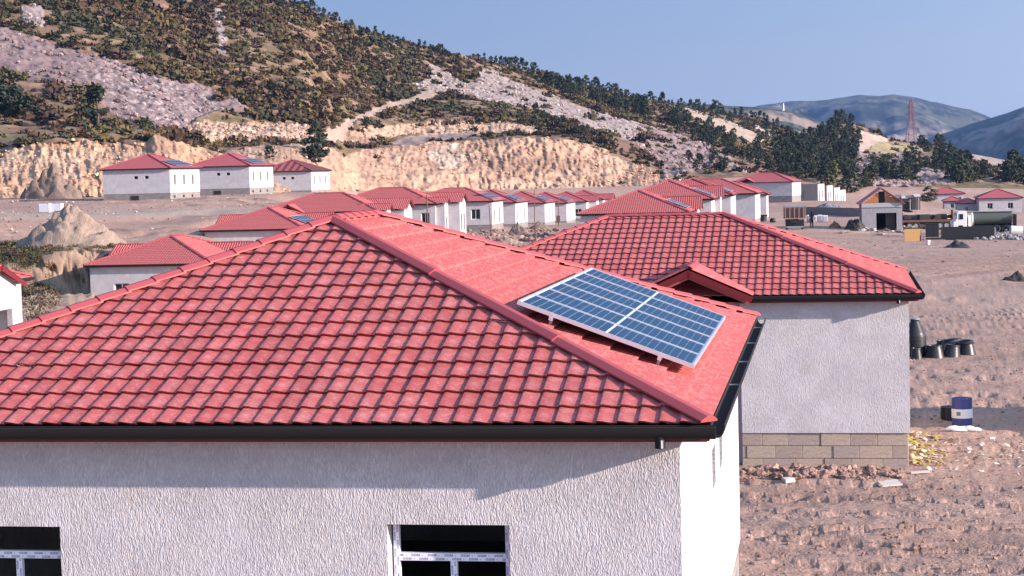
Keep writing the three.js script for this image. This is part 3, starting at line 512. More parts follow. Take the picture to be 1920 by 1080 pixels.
const nearHouse = house({
  label: 'nearest white plastered house with red metal tile roof, filling the foreground', size: [9.06, 11.12], eh: mainEH, ph: .8, ov: .28, x: 0, z: 0, eaveY: 0, mode: 'tile', plaster: M.plaster,
  front: [[5.823, 1.72, 6.955, 3.078], [1.53, 1.72, 2.67, 3.03]], right: [[4.15, 2.6, 4.75, 3.06], [5.55, 2.6, 6.15, 3.06]],
  pickFront: (u, v) => { const x = -mW + u; return x > -6.75 - .477 * v * CS ? 10 - v : 0; },
  frames: [g => filmWindow(g, 1.10, 1.42, [-mW + .28 + 5.84, 1.725, -.28 - .2], 1.02, .56), g => filmWindow(g, 1.11, 1.37, [-mW + .28 + 1.545, 1.725, -.28 - .2], 1.0, .62),
    g => { for (const x of [-.42, -7.9]) mesh('gutter_outlet', cyl(.045, .045, .12, x, mainEH - .13, .068, 12), M.gutter, g); for (const x of [-.42]) mesh('outlet_sticker', box(.018, .07, .004, x + .02, mainEH - .15, .114), M.white, g);
      for (let i = 0; i < 14; i++) mesh('gutter_bracket', box(.02, .012, .13, -.35 - i * .62, mainEH - .02, .07), M.gutter, g); for (let i = 0; i < 4; i++) mesh('gutter_bracket', box(.13, .012, .02, .07, mainEH - .02, -3.1 - i * 2.2), M.steel, g); }],
});
solarArray(nearHouse, 2.229, .355, 'large blue solar array of six modules on the right slope of the nearest house', .1, mainEH);

// ------------------------------------------------------------------ the house behind it on the right, with the stone porch gable
const nbEH = 3.79, nbW = 11.535, nbD = 8.718, nbX = 2.943, nbZ = -23.912, nbY = -.607;
const nextHouse = house({
  label: 'white plastered house with red tile roof and block plinth, just behind the nearest house', size: [nbW, nbD], eh: nbEH, ph: .786, ov: .2, x: nbX, z: nbZ, eaveY: nbY, yaw: -.009, mode: 'tile', plaster: M.plaster, noPlinth: true, gutterFrom: -3.62,
  frontSpans: [[nbW - .4 - 3.59, nbW - .4, []], [0, 3.6, []]], right: [[2.2, 1.9, 2.8, 3.0], [5, 1.9, 5.6, 3.0]],
  pickFront: (u, v) => { const x = nbX - nbW + u, y = nbY + v * Math.sin(SLOPE), z = nbZ - v * CS, [px, py] = seen(x, y, z); const hid = px < 1418 && py > 400 + (px - 708) * .2746; return hid || py < 395 ? 0 : 10 - v * .5 + (px - 960) * .002; },
  frames: [g => {
    // plinth of sawn blocks, front and right side, each block by itself
    const rows = [[.786 - .285, .28], [.786 - .56, .27], [.786 - .80, .235], [-.25, .235]];
    rows.forEach(([y, h], r) => {
      let x = -.24; let k = 0; while (x > -3.8) { const w = Math.min([.66, .58, .62, .71, .55][(k + r * 2) % 5] * (k === 0 && r % 2 ? .55 : 1), x + 3.8); if (w > .08) mesh('block', rbox(w - .008, h - .006, .3, .008, x - w / 2, y + h / 2, -.38 + .006 * ((k * 7 + r * 3) % 3 - 1)), M.blocks[(k * 3 + r * 2 + (r === 0 ? 0 : 1)) % 4], g); x -= w; k++; }
      let z = -.56; k = 0; while (z > -nbD + .6) { const w = Math.min([.6, .66, .56][(k + r) % 3], z + nbD - .55); if (w > .08) mesh('block', rbox(.3, h - .006, w - .008, .008, -.38, y + h / 2, z - w / 2), M.blocks[(k + r) % 4], g); z -= w; k++; }
    });
    mesh('plinth', box(nbW - .5, 1.3, nbD - 1.3, -nbW / 2, .1, -nbD / 2), M.concrete, g);
    // recessed porch wall of rough stone, its side wall, and the gable over it
    mesh('porch_return_wall', box(.3, nbEH - .15, 1.5, -3.79 - .15 - .012, (nbEH - .15) / 2, -1.26), M.farPlaster, g);
    mesh('porch_wall', box(4.2, nbEH + .4, .2, -5.95, (nbEH + .5) / 2, -1.9), M.dark, g);  // near black backing wall: shade of the recess put into its colour
    let k = 0; for (let yy = 2.2; yy < nbEH + .35; yy += .21) for (let xx = -5.9 + (k++ % 2) * .2; xx < -3.95; xx += .42) if (hash(Math.round(xx * 9), Math.round(yy * 9)) > .25) mesh('stone', rbox(.36, .17, .12, .03, xx + .2, yy + .1, -1.78 + .03 * hash(k, Math.round(xx * 5))), M.blocks[Math.floor(hash(Math.round(xx * 7), k) * 4)], g);
    gablePorch(g, { at: [-4.86, 0, 0], yaw: 0, half: 1.36, rise: .6, eave: nbEH + .02, out: .3, inn: 1.6, roofMat: M.roof[2], wave: true, double: true });
    mesh('gutter_outlet', cyl(.045, .045, .12, -.42, nbEH - .13, .068, 12), M.gutter, g); mesh('outlet_sticker', box(.018, .06, .004, -.4, nbEH - .15, .114), M.white, g);
    for (let i = 0; i < 6; i++) mesh('gutter_bracket', box(.02, .02, .15, -.35 - i * .6, nbEH - .012, .06), M.gutter, g);
  }],
});

// ------------------------------------------------------------------ the rest of the settlement
function plainHouse(o) {
  const front = o.front ?? [], right = o.right ?? [];
  const h = house({ ...o, frames: [...front.filter(w => !w[4]).map(w => glaze('front', w, o)), ...right.filter(w => !w[4]).map(w => glaze('right', w, o)), ...(o.frames ?? [])], front, right });
  return h;
}
const sideGable = (o, z, half, rise, out, holes) => g => gablePorch(g, { at: [-(o.ov ?? .3), 0, z], yaw: Math.PI / 2, half, rise, eave: 3.8, out, inn: rise / .378 + .3, roofMat: o.mode === 'flat' ? M.farRoof : M.roof[0], wave: o.mode !== 'flat', wall: holes ?? [[-.5, .3, .5, 2.4]] });
const leftGable = (o, z, half, rise, out) => g => gablePorch(g, { at: [-o.size[0] + .3, 0, z], yaw: -Math.PI / 2, half, rise, eave: 3.8, out, inn: rise / .378 + .3, roofMat: M.roof[0], wave: o.mode !== 'flat', wall: [[-.5, .3, .5, 2.4]] });
const frontGable = (o, x, half, rise) => g => gablePorch(g, { at: [x, 0, 0], yaw: 0, half, rise, eave: 3.75, out: .3, inn: rise / .378 + .2, roofMat: M.roof[0], wave: o.mode !== 'flat' });
const LR = [[1.1, 1.75, 1.75, 2.95], [4.3, 1.75, 4.95, 2.95], [7.4, 1.75, 8.05, 2.95]], LF = [[3.95, 2.55, 4.45, 2.9, 1], [5.3, 2.55, 5.8, 2.9, 1]];
const hatch = (o) => g => { const [W] = o.size; mesh('cellar_hatch', box(.95, .5, .06, -W + 4.3, .3, -.3), M.dark, g); for (const z of [1.7, 4.9, 8.0]) mesh('cellar_vent', box(.06, .3, .5, -.31, .35, -z), M.dark, g); };
const porchTop = at(4, 497, 65);
const spec = [
  { k: 'L0', size: A_SIZE, x: -114, eaveY: 3.9, z: -222.6, label: 'white house with a solar array cut by the left edge on the terrace', right: LR, solar: 'blue solar array on the terrace house at the left edge' },
  { k: 'L1', size: A_SIZE, x: -75.7, eaveY: 3.6, z: -192.2, label: 'largest white terrace house below the left hillside, leftmost of the row of three', front: LF, right: LR, hatch: 1, solar: 'blue solar array on the leftmost of the three terrace houses' },
  { k: 'L2', size: A_SIZE, x: -73.6, eaveY: 3.8, z: -216.3, label: 'white terrace house in the middle of the row of three below the hillside', front: LF, right: LR, hatch: 1, solar: 'blue solar array on the middle one of the three terrace houses' },
  { k: 'L3', size: A_SIZE, x: -75.4, eaveY: 3.0, z: -252, label: 'white terrace house with striped half covered roof, rightmost of the row of three', front: LF, right: LR, hatch: 1, stripes: 1 },
  { k: 'M1', size: A_SIZE, x: -39.1, eaveY: -3.4, z: -100.2, mode: 'wave', label: 'grey walled house with one window, half hidden by the left hip of the nearest roof', front: [[1.65, 1.3, 2.75, 2.55]], gl: 1, gr: 1 },
  { k: 'M2', size: A_SIZE, x: -41.3, eaveY: -2.1, z: -129.8, mode: 'wave', label: 'house with red tile roof just left of the peak of the nearest roof', gl: 1, gr: 1, solar: 'small blue solar array just above the peak of the nearest roof' },
  { k: 'M3', size: B_SIZE, x: -39, eaveY: -1.1, z: -145.7, mode: 'wave', label: 'wide red roofed house with a small front gable, behind the peak of the nearest roof', fg: 1, sg: 1, right: [[3.4, .9, 4.2, 2.9]] },
  { k: 'M4', size: B_SIZE, x: -37.6, eaveY: -.9, z: -164.9, mode: 'wave', label: 'second house of the street row, with a thin pole before its right wall', sg: 1, front: [[9.4, .9, 10.3, 2.9]], right: [[3.4, .9, 4.2, 2.9]] },
  { k: 'M5', size: B_SIZE, x: -40, eaveY: -1.5, z: -209.9, mode: 'wave', label: 'street row house with one square window in its grey front wall', front: [[8.2, 1.5, 9.4, 2.8]], right: [[1.2, .9, 2, 2.6], [4.6, .9, 5.4, 2.9]], solar: 'pale shining solar array on the roof next to the square windowed house', soff: 1 },
  { k: 'M6', size: A_SIZE, x: -40.6, eaveY: -2.1, z: -231, label: 'fourth house of the street row, beyond the one with a square front window', right: [[1, .9, 1.6, 2.6], [4, .9, 4.7, 2.9], [7, .9, 7.7, 2.9]], solar: 'pale shining solar array on the fourth house of the street row' },
  { k: 'M7', size: A_SIZE, x: -40.2, eaveY: -2.7, z: -255, label: 'fifth house of the street row, in the middle of its far half', right: [[1, .9, 1.6, 2.6], [4, .9, 4.7, 2.9], [7, .9, 7.7, 2.9]], solar: 'pale shining solar array on the fifth house of the street row' },
  { k: 'M8', size: A_SIZE, x: -40, eaveY: -3.2, z: -277, label: 'sixth house of the street row, seen past the fifth', right: [[1, .9, 1.6, 2.6], [4, .9, 4.7, 2.9], [7, .9, 7.7, 2.9]], solar: 'pale shining solar array on the sixth house of the street row' },
  { k: 'M9', size: A_SIZE, x: -40, eaveY: -3.5, z: -302, label: 'seventh house of the street row, with a small dark window in its front', front: [[6.4, 1.2, 7.6, 2.5]], right: [[3, .9, 3.7, 2.9]], sgFar: 1 },
  { k: 'M10', size: A_SIZE, x: -40, eaveY: -3.6, z: -326, label: 'farthest house of the street row before the tan cut bank', right: [[3, .9, 3.7, 2.9]], sgFar: 1 },
  { k: 'R1', size: A_SIZE, x: -9.6, eaveY: -1.4, z: -129.5, mode: 'wave', label: 'ribbed red roof house directly above the ridge of the second roof', gr: 1, solar: 'white shining solar array at the right end of the ribbed red roof' },
  { k: 'R2', size: A_SIZE, x: -9.0, eaveY: -.8, z: -152.1, mode: 'wave', label: 'red roofed house rising behind the ribbed roof, right of the tan cut bank', gr: 1, right: [[3.5, 1, 4.2, 2.9]], solar: 'white shining solar array behind the ribbed roof, on the house next along' },
  { k: 'R3', size: A_SIZE, x: -8.2, eaveY: -.8, z: -171.5, label: 'narrow slice of a red roofed house between two larger ones on the right hand row', right: [[3.5, 1, 4.2, 2.9]], solar: 'pale shining solar array on the narrow slice of roof in the right hand row' },
  { k: 'R4', size: B_SIZE, x: -6.5, eaveY: -1.0, z: -191.5, yaw: -.036, mode: 'wave', label: 'red roofed house with a broad blank grey front wall, fourth of the right hand row', fgl: 1 },
  { k: 'R5', size: B_SIZE, x: -5.9, eaveY: -1.5, z: -213, label: 'last house of the right hand row, its white wall ends beside the dump truck' },
  { k: 'R6', size: B_SIZE, x: -4.6, eaveY: -1.0, z: -315.3, yaw: -.183, label: 'detached red roofed house with a dark front gable at the foot of the wooded knoll', fg: 1, ph: 1.2 },
  { k: 'P0', size: B_SIZE, x: porchTop.x - 1.6, eaveY: porchTop.y - .74, z: porchTop.z + 2.9, mode: 'wave', label: 'house with a white gabled porch on a pillar at the left edge', porchBig: 1 },
];
const H = {};
for (const s of spec) {
  const o = { mode: 'flat', group: 'white houses with red hipped roofs', ...s, frames: [] };
  if (s.gr) o.frames.push(sideGable(o, -7.4, 1.55, 1.1, .8)); if (s.gl) o.frames.push(leftGable(o, -8.2, 2.0, 1.05, 1.3));
  if (s.fg) o.frames.push(frontGable(o, -8.4, 1.5, .75)); if (s.fgl) o.frames.push(frontGable(o, -9.6, 1.5, .75));
  if (s.sg) { o.frames.push(sideGable(o, -1.5, 1.1, .6, 1.2, [[-.35, .9, .35, 2.4]])); o.frames.push(sideGable(o, -6.0, 1.9, 1.0, 2.0, [[-1.1, .9, -.4, 2.6], [.3, .9, 1.0, 2.6]])); }
  if (s.sgFar) o.frames.push(sideGable(o, -5.2, 1.8, .95, 1.7, [[-.5, .3, .5, 2.4]]));
  if (s.hatch) o.frames.push(hatch(o));
  if (s.stripes) { o.roofMat = M.rustRoof; o.frames.push(g => { for (let i = 0; i < 6; i++) { const a = roofStrip(o, 1.6 + i * 1.1); mesh('roof_batten_strip', a, M.farRoof, g); } }); }
  if (s.porchBig) o.frames.push(g => { const p = gablePorch(g, { at: [-.3, 0, -2.9], yaw: Math.PI / 2, half: 1.9, rise: .72, eave: 3.8, out: 1.9, inn: 2.2, roofMat: M.roof[0], wave: true, wall: [[-1.28, .05, 1.28, 2.95]] }); });
  H[s.k] = plainHouse(o);
  if (s.solar) solarArray(H[s.k], s.size[1] / 2 - 2.9, .45, s.solar, .1, 3.8);
}
function roofStrip(o, x) { // laid sheets on the bare front slope
  const [W] = o.size, eh = 3.8, v1 = Math.min(x, W - x) - .25, q = [[-W + x - .28, eh + .03, 0], [-W + x + .28, eh + .03, 0], [-W + x + .28, eh + .03 + v1 * .378, -v1], [-W + x - .28, eh + .03 + v1 * .378, -v1]];
  const g = new THREE.BufferGeometry(); g.setAttribute('position', new THREE.Float32BufferAttribute([0, 1, 2, 0, 2, 3].flatMap(i => q[i]), 3)); g.setAttribute('uv', new THREE.Float32BufferAttribute([0, 1, 2, 0, 2, 3].flatMap(i => [q[i][0], -q[i][2]]), 2)); g.computeVertexNormals(); return g;
}
// smaller houses beyond the yard on the right
const F = [
  ['white bungalow with two dark windows behind the tanker truck', 1833, 372, 382, A_SIZE, 0, [[1.6, 1.6, 2.7, 2.8], [5.6, 1.6, 6.7, 2.8]], 3.8],
  ['distant house with a broad red hipped roof in front of the wooded slope', 1738, 364, 430, [8.6, 7], 0, [[5.2, 1.4, 5.9, 2.6], [6.7, 1.4, 7.4, 2.6]], 3.4],
  ['small white cottage with one window, left of the red lean-to roof', 1768, 377, 395, [4.4, 6], 0, [[1.2, 1.5, 2.0, 2.4]], 3.0],
  ['small white cottage with a steep ribbed red roof, touching the tanker cab', 1792, 381, 388, [5.0, 6], 0, [[1.6, 1.3, 2.3, 2.2]], 3.0],
];
for (const [label, px, py, d, size, yaw, front, eh] of F) { const p = at(px, py, d); plainHouse({ size, x: p.x + size[0], z: p.z, eaveY: p.y, eh, ph: .5, label, front, yaw, group: 'white houses with red hipped roofs' }); }
// roofless shells along the far road
[[1507, 346, 345], [1525, 349, 362], [1540, 353, 382], [1553, 357, 405]].forEach(([px, py, d], i) => {
  const p = at(px, py, d), g = thing('unfinished_house', ['first', 'second', 'third', 'last'][i] + ' roofless block house shell on the far road, counted from the red roofed house', 'house shell', [p.x, p.y - 3.6, p.z], -.18, 'roofless house shells');
  const w = 5.2, dd = 7, hh = 3.6; mesh('wall', wallGeo(w, hh, [[1.6, 1.1, 2.6, 2.5]], .3).translate(-w / 2, 0, -.3), M.concrete, g); mesh('wall', wallGeo(w, hh, [], .3).translate(-w / 2, 0, -dd), M.concrete, g);
  mesh('wall', wallGeo(dd - .6, hh, [[1, .1, 1.9, 2.3], [3.6, 1, 4.7, 2.3]], .3).rotateY(Math.PI / 2).translate(w / 2 - .3, 0, -.3), M.farPlaster, g); mesh('wall', wallGeo(dd - .6, hh, [], .3).rotateY(Math.PI / 2).translate(-w / 2, 0, -.3), M.farPlaster, g);  // side walls whiter than the fronts: sunlight put into their colour
});

// ------------------------------------------------------------------ the yard on the right
const spot = (px, py) => { const p = onGround(px, py); return [p.x, p.y, p.z, Math.hypot(p.x - C.x, p.z - C.z)]; };
const paint = (r, g, b, rough = .6) => std({ color: lin(r, g, b), roughness: rough });
const wheel = (parent, x, y, z, r, w, axis = 'z') => { const t = new THREE.TorusGeometry(r - w * .38, w * .42, 10, 22); if (axis === 'x') t.rotateY(Math.PI / 2); const m = mesh('wheel', t.translate(0, 0, 0), M.rubber, parent); m.position.set(x, y, z); const rim = new THREE.CylinderGeometry(r - w * .7, r - w * .7, w * .5, 16); rim.rotateX(Math.PI / 2); if (axis === 'x') rim.rotateY(Math.PI / 2); mesh('rim', rim, M.steel, m); return m; };
{ // garage with a plank gable
  const [x, , z, d] = spot(1654, 432), s = d / FOCAL, w = 73 * s, y = terrainY(x, z), g = thing('garage', 'small concrete garage with orange plank gable and open black doorway', 'garage', [x, y - .05, z], .03);
  const h = 50 * s, ga = 27 * s, W2 = w / 2, dep = 5.5;
  mesh('wall', wallGeo(w, h, [[w * .36, .05, w * .86, h * .66]], .25).translate(-W2, 0, -.25), std({ color: lin(.46, .46, .50), roughness: .95, map: soilMap }), g);
  mesh('wall', wallGeo(dep - .25, h, [], .25).rotateY(Math.PI / 2).translate(W2 - .25, 0, -.25), M.concrete, g); mesh('wall', wallGeo(dep - .25, h, [], .25).rotateY(Math.PI / 2).translate(-W2, 0, -.25), M.concrete, g); mesh('wall', box(w - .5, h, .25, 0, h / 2, -dep + .125), M.dark, g);
  mesh('open_door_leaf', box(w * .24, h * .62, .05, w * .22, h * .32, -.7), paint(.05, .035, .03), g);
  mesh('beam', box(w + .02, h * .16, .1, 0, h * .95, .04), std({ color: lin(.40, .40, .44), roughness: .95 }), g);
  const n = 7; for (let i = 0; i < n; i++) { const y0 = h * 1.035 + i * ga * .93 / n, pw = ga * .93 / n, half = W2 * (1 - (i + .9) / n * .96) * .96, gap = w * .085; if (half < .12) continue; if (i < n - 1 && half > gap) { const t = W2 * .96; mesh('plank', box(half - gap, pw - .02, .04, -(half + gap) / 2, y0 + pw / 2, .0 + .006 * (i % 2)), M.wood, g); mesh('plank', box(half - gap, pw - .02, .04, (half + gap) / 2, y0 + pw / 2, .006 * ((i + 1) % 2)), M.wood, g); } else mesh('plank', box(2 * half, pw - .02, .04, 0, y0 + pw / 2, 0), M.wood, g); }
  mesh('gable_shade_sheet', box(w * .16, ga * .78, .04, 0, h * 1.03 + ga * .39, -.15), M.dark, g);  // dark sheet behind the plank gap, standing for the shade of the loft
  const sl = Math.atan2(ga, W2 + .12), len = (W2 + .32) / Math.cos(sl); for (const q of [-1, 1]) { const r = box(len, .07, dep + .5, -len / 2, 0, 0); if (q > 0) r.rotateY(Math.PI); r.rotateZ(-q * sl); const m = mesh('roof_slope', r, M.cap, g); m.position.set(0, h + ga + .1, -dep / 2 + .1); }
}
{ // dump truck seen from behind
  const [x, , z, d] = spot(1490, 431), s = d / FOCAL, g = thing('dump_truck', 'dark brown dump truck seen from behind with an open ribbed tailgate', 'truck', [x, terrainY(x, z), z], .0), w = 40 * s, b = paint(.15, .085, .07, .7), h = 46 * s;
  mesh('tipper_body', merge([box(w, h * .46, .08, 0, h * .68, 0), box(.08, h * .5, 3.6, -w / 2 + .04, h * .7, -1.84), box(.08, h * .5, 3.6, w / 2 - .04, h * .7, -1.84), box(w - .2, .08, 3.6, 0, h * .47, -1.84)]), b, g);
  for (let i = 0; i < 5; i++) mesh('tailgate_rib', box(.1, h * .42, .1, -w * .42 + i * w * .21, h * .68, .09), paint(.30, .19, .16, .7), g); mesh('tailgate_rail', box(w * .96, .1, .12, 0, h * .46, .09), paint(.34, .24, .2), g);
  mesh('chassis', box(w * .34, .3, 6, 0, h * .34, -2.9), M.black, g); mesh('bumper', box(w * .8, .14, .14, 0, h * .12, .1), M.steel, g); mesh('cab', rbox(w * .96, h * .62, 1.7, .12, 0, h * .6, -4.8), paint(.2, .22, .26), g); mesh('mudflap_panel', box(w * .84, h * .26, .05, 0, h * .26, -.3), M.black, g);
  for (const [zz] of [[-1], [-2.2], [-4.9]]) for (const q of [-1, 1]) wheel(g, q * w * .36, .5, zz, .5, .34, 'x');
}
{ // tanker truck, side on
  const [x, , z, d] = spot(1845, 437), s = d / FOCAL, g = thing('tanker_truck', 'white cab tanker truck with dull green cylindrical tank, side on', 'truck', [x, terrainY(x, z), z], .04), L = 112 * s, h = 40 * s, t = paint(.085, .095, .075, .35);
  const x0 = -L / 2, cabW = L * .2, body = new THREE.Shape([[0, .22 * h], [0, .55 * h], [cabW * .18, .62 * h], [cabW * .3, .97 * h], [cabW * .42, h], [cabW, h], [cabW, .22 * h], [cabW * .82, .22 * h], [cabW * .72, .42 * h], [cabW * .35, .42 * h], [cabW * .22, .22 * h]].map(p => new THREE.Vector2(...p)));
  mesh('cab', new THREE.ExtrudeGeometry(body, { depth: 2.3, bevelEnabled: true, bevelSize: .04, bevelThickness: .04, bevelSegments: 2 }).translate(x0 + 0, 0, -1.15), M.white, g);
  mesh('side_window', box(cabW * .3, h * .24, .05, x0 + cabW * .6, h * .8, 1.2), M.glass, g); mesh('windscreen', box(.05, h * .28, 1.9, x0 + cabW * .24, h * .79, 0).rotateZ(0), M.glass, g); mesh('mirror', box(.06, .4, .25, x0 + cabW * .2, h * .8, 1.35), M.black, g);
  mesh('tank', cyl(h * .29, h * .29, L * .62, 0, 0, 0, 28).rotateZ(Math.PI / 2).scale(1, 1, 1.15).translate(x0 + L * .62, h * .66, 0), t, g); mesh('tank_head', cyl(h * .32, h * .32, .12, 0, 0, 0, 28).rotateZ(Math.PI / 2).scale(1, 1, 1.12).translate(x0 + L * .31, h * .66, 0), M.white, g);
  mesh('walkway', box(L * .75, .06, .5, x0 + L * .58, h * .97, 0), M.black, g); mesh('front_locker', box(L * .05, h * .5, 2.0, x0 + L * .26, h * .6, 0), M.white, g); mesh('chassis', box(L * .95, .3, 1.0, 0, h * .3, 0), M.black, g); mesh('rear_frame', box(.12, h * .6, 2.1, L / 2 - .1, h * .55, 0), M.black, g);
  for (const fx of [.11, .66, .83]) for (const q of [-1, 1]) wheel(g, x0 + L * fx, h * .16, q * 1.0, h * .17, .36); for (const fx of [.66, .83]) mesh('mudguard', new THREE.TorusGeometry(h * .2, .06, 6, 14, Math.PI).translate(x0 + L * fx, h * .17, 1.22), M.black, g);
}
{ // steel box body lying on the ground before the truck, dark cabinet, orange board, pale tank
  let [x, , z, d] = spot(1814, 447), s = d / FOCAL, g = thing('steel_trough', 'long black open steel body lying on the ground before the tanker', 'steel body', [x, terrainY(x, z), z], .0), w = 92 * s, h = 19 * s;
  mesh('side_panel', box(w, h, .08, 0, h * .62, .9), M.black, g); mesh('side_panel', box(w, h, .08, 0, h * .62, -.9), M.black, g); mesh('floor_panel', box(w, .1, 1.72, 0, h * .12, 0), M.black, g); mesh('end_panel', box(.08, h, 1.72, -w / 2 + .04, h * .62, 0), M.black, g); mesh('end_post', box(.1, h * 1.05, .1, w / 2 + .06, h * .55, .9), M.steel, g); mesh('skid_beam', box(w * 1.35, .16, .2, -w * .14, .1, 1.1), M.black, g);
  [x, , z, d] = spot(1748, 444); s = d / FOCAL; g = thing('steel_cabinet', 'tall black steel cabinet standing right of the orange board', 'cabinet', [x, terrainY(x, z), z]); w = 23 * s; h = 24 * s; mesh('body', rbox(w, h, w * .8, .03, 0, h / 2, 0), M.black, g); mesh('lid', box(w * 1.04, .06, w * .84, 0, h + .03, 0), M.gutter, g); mesh('door_seam', box(.03, h * .9, .02, w * .1, h / 2, w * .4 + .005), M.dark, g);
  [x, , z, d] = spot(1711, 452); s = d / FOCAL; g = thing('plywood_sheet_stack', 'orange plywood board propped upright before the garage', 'plywood', [x, terrainY(x, z), z], .05); w = 29 * s; h = 22 * s; const pl = paint(.56, .33, .13, .8); mesh('board', box(w, h * .55, .04, 0, h * .74, 0), pl, g); mesh('board', box(w * .94, h * .46, .04, -.03, h * .23, .045), pl, g); mesh('trestle', merge([box(.1, h * .95, .1, -w * .42, h * .48, -.14), box(.1, h * .95, .1, w * .5, h * .4, -.14), box(w * 1.1, .12, .5, 0, h * 1.05, -.3)]), M.dark, g);
  [x, , z, d] = spot(1768, 419); s = d / FOCAL; g = thing('round_tank', 'pale rounded storage tank on a cradle behind the scrap', 'tank', [x, terrainY(x, z), z]); mesh('shell', new THREE.CapsuleGeometry(8.5 * s, 8 * s, 8, 18).rotateZ(Math.PI / 2).translate(0, 10 * s, 0), paint(.55, .42, .38, .6), g); mesh('cradle', box(24 * s, 4 * s, 10 * s, 0, 2 * s, 0), M.rust, g);
  [x, , z, d] = spot(1906, 444); s = d / FOCAL; g = thing('plastic_tote', 'white plastic tank lying on its side right of the tanker wheels', 'tank', [x, terrainY(x, z), z]); mesh('shell', cyl(10 * s, 10 * s, 20 * s, 0, 0, 0, 20).rotateZ(Math.PI / 2 - .1).translate(0, 10 * s, 0), paint(.78, .72, .64, .5), g); mesh('end_cap', cyl(8 * s, 9.6 * s, 2 * s, 0, 0, 0, 20).rotateZ(Math.PI / 2 - .1).translate(-11 * s, 11.1 * s, 0), paint(.36, .37, .5, .5), g);
  [x, , z, d] = spot(1740, 458); s = d / FOCAL; g = thing('white_bucket', 'white bucket with dark handle on the ground before the black cabinet', 'bucket', [x, terrainY(x, z), z]); mesh('pail', new THREE.CylinderGeometry(4.2 * s, 3.4 * s, 8 * s, 16).translate(0, 4 * s, 0), M.white, g); mesh('handle', new THREE.TorusGeometry(4 * s, .02, 6, 14, Math.PI).translate(0, 8 * s, 0), M.black, g);
}
{ // tin shed and scrap behind the garage, pallets, dump bin
  let [x, , z, d] = spot(1690, 392), s = d / FOCAL, g = thing('tin_shed', 'low dark shed with a patched tin roof behind the garage', 'shed', [x, terrainY(x, z), z]);
  mesh('wall', box(66 * s, 22 * s, 4, 0, 11 * s, 0), paint(.12, .10, .09), g); for (let i = 0; i < 6; i++) mesh('roof_sheet', box(11.5 * s, .05, 5, (-28 + i * 11.2) * s, (23.5 + (i % 3) * 1.3) * s, .2).rotateX(.06), i % 2 ? paint(.62, .58, .56) : paint(.16, .15, .15), g); for (let i = 0; i < 5; i++) mesh('post', box(.14, 22 * s, .14, (-30 + i * 15) * s, 11 * s, 2.2), paint(.4, .38, .4), g); mesh('opening_shade', box(20 * s, 14 * s, .05, 8 * s, 8 * s, 2.03), M.dark, g);  // dark sheet on the solid wall stands for the shade of an open bay
  [x, , z, d] = spot(1537, 416); s = d / FOCAL; const pal = thing('wrapped_pallet', 'film wrapped pallet of sacks in the row right of the dump truck', 'pallet', [x, terrainY(x, z), z], 0, 'wrapped pallets by the truck'); mesh('load', rbox(9 * s, 11 * s, 9 * s, .08, 0, 6.5 * s, 0), paint(.36, .36, .44, .35), pal); mesh('cover', rbox(9.4 * s, 2 * s, 9.4 * s, .05, 0, 12 * s, 0), paint(.78, .77, .78, .4), pal); mesh('pallet_base', merge([-1, 0, 1].map(q => box(9 * s, .14, .2, 0, .1, q * 3.4 * s))), M.greyWood, pal);
  for (const [px, py] of [[1518, 416], [1527, 416.5], [1547, 416]]) { const q = spot(px, py); copyOf(pal, [q[0], terrainY(q[0], q[2]), q[2]], .1); }
  for (const [px, py, lab] of [[1398, 412, 'left one of two wrapped white pallets against the broad grey wall'], [1384, 411, 'white wrapped pallet farthest left against the broad grey wall']]) { const q = at(px, py - 4, 188); delete copyOf(pal, [q.x, terrainY(q.x, q.z), q.z], .1, lab, 1.0).userData.group; }
  [x, , z, d] = spot(1432, 415); s = d / FOCAL; g = thing('dump_bin', 'dark green steel bin beside the white wall ends', 'bin', [x, terrainY(x, z), z]); mesh('bin_body', new THREE.CylinderGeometry(9.5 * s, 8 * s, 11 * s, 4).rotateY(Math.PI / 4).translate(0, 6.5 * s, 0), paint(.05, .055, .05), g); mesh('rim', box(14.5 * s, 1.4 * s, 14.5 * s, 0, 12 * s, 0), M.black, g);
  [x, , z, d] = spot(1449, 417); s = d / FOCAL; g = thing('black_sack', 'slumped black sack beside the steel bin', 'sack', [x, terrainY(x, z), z]); mesh('sack', new THREE.SphereGeometry(6 * s, 12, 8).scale(1, .8, .8).translate(0, 3.5 * s, 0), M.black, g); mesh('sack_neck', new THREE.ConeGeometry(1.6 * s, 3 * s, 8).translate(-2 * s, 8.4 * s, 0), M.black, g);
  const person = thing('person', 'person in dark work clothes standing right of the dump truck, facing left', 'person', [...(() => { const q = spot(1522, 426); return [q[0], terrainY(q[0], q[2]), q[2]]; })()]); const prof = [[0, 0], [.1, 0], [.11, .08], [.085, .1], [.095, .4], [.13, .8], [.17, .95], [.16, 1.1], [.21, 1.38], [.17, 1.46], [.065, 1.5], [.06, 1.54], [.1, 1.62], [.105, 1.7], [.06, 1.78], [0, 1.79]];
  const body = merge([new THREE.LatheGeometry(prof.slice(6).map(p => new THREE.Vector2(...p)), 14).scale(1, 1, .68), bar([-.09, .95, 0], [-.1, .06, .03], .095, 10, .06), bar([.09, .95, 0], [.12, .06, -.06], .095, 10, .06), bar([-.2, 1.4, 0], [-.27, 1.1, .05], .055, 8, .045), bar([-.27, 1.1, .05], [-.24, .84, .16], .045, 8, .035), bar([.2, 1.4, 0], [.28, 1.12, -.02], .055, 8, .045), bar([.28, 1.12, -.02], [.29, .84, .08], .045, 8, .035), box(.1, .08, .26, -.1, .04, .08), box(.1, .08, .26, .12, .04, 0)]); mesh('body', body, paint(.05, .03, .035, .9), person);
}
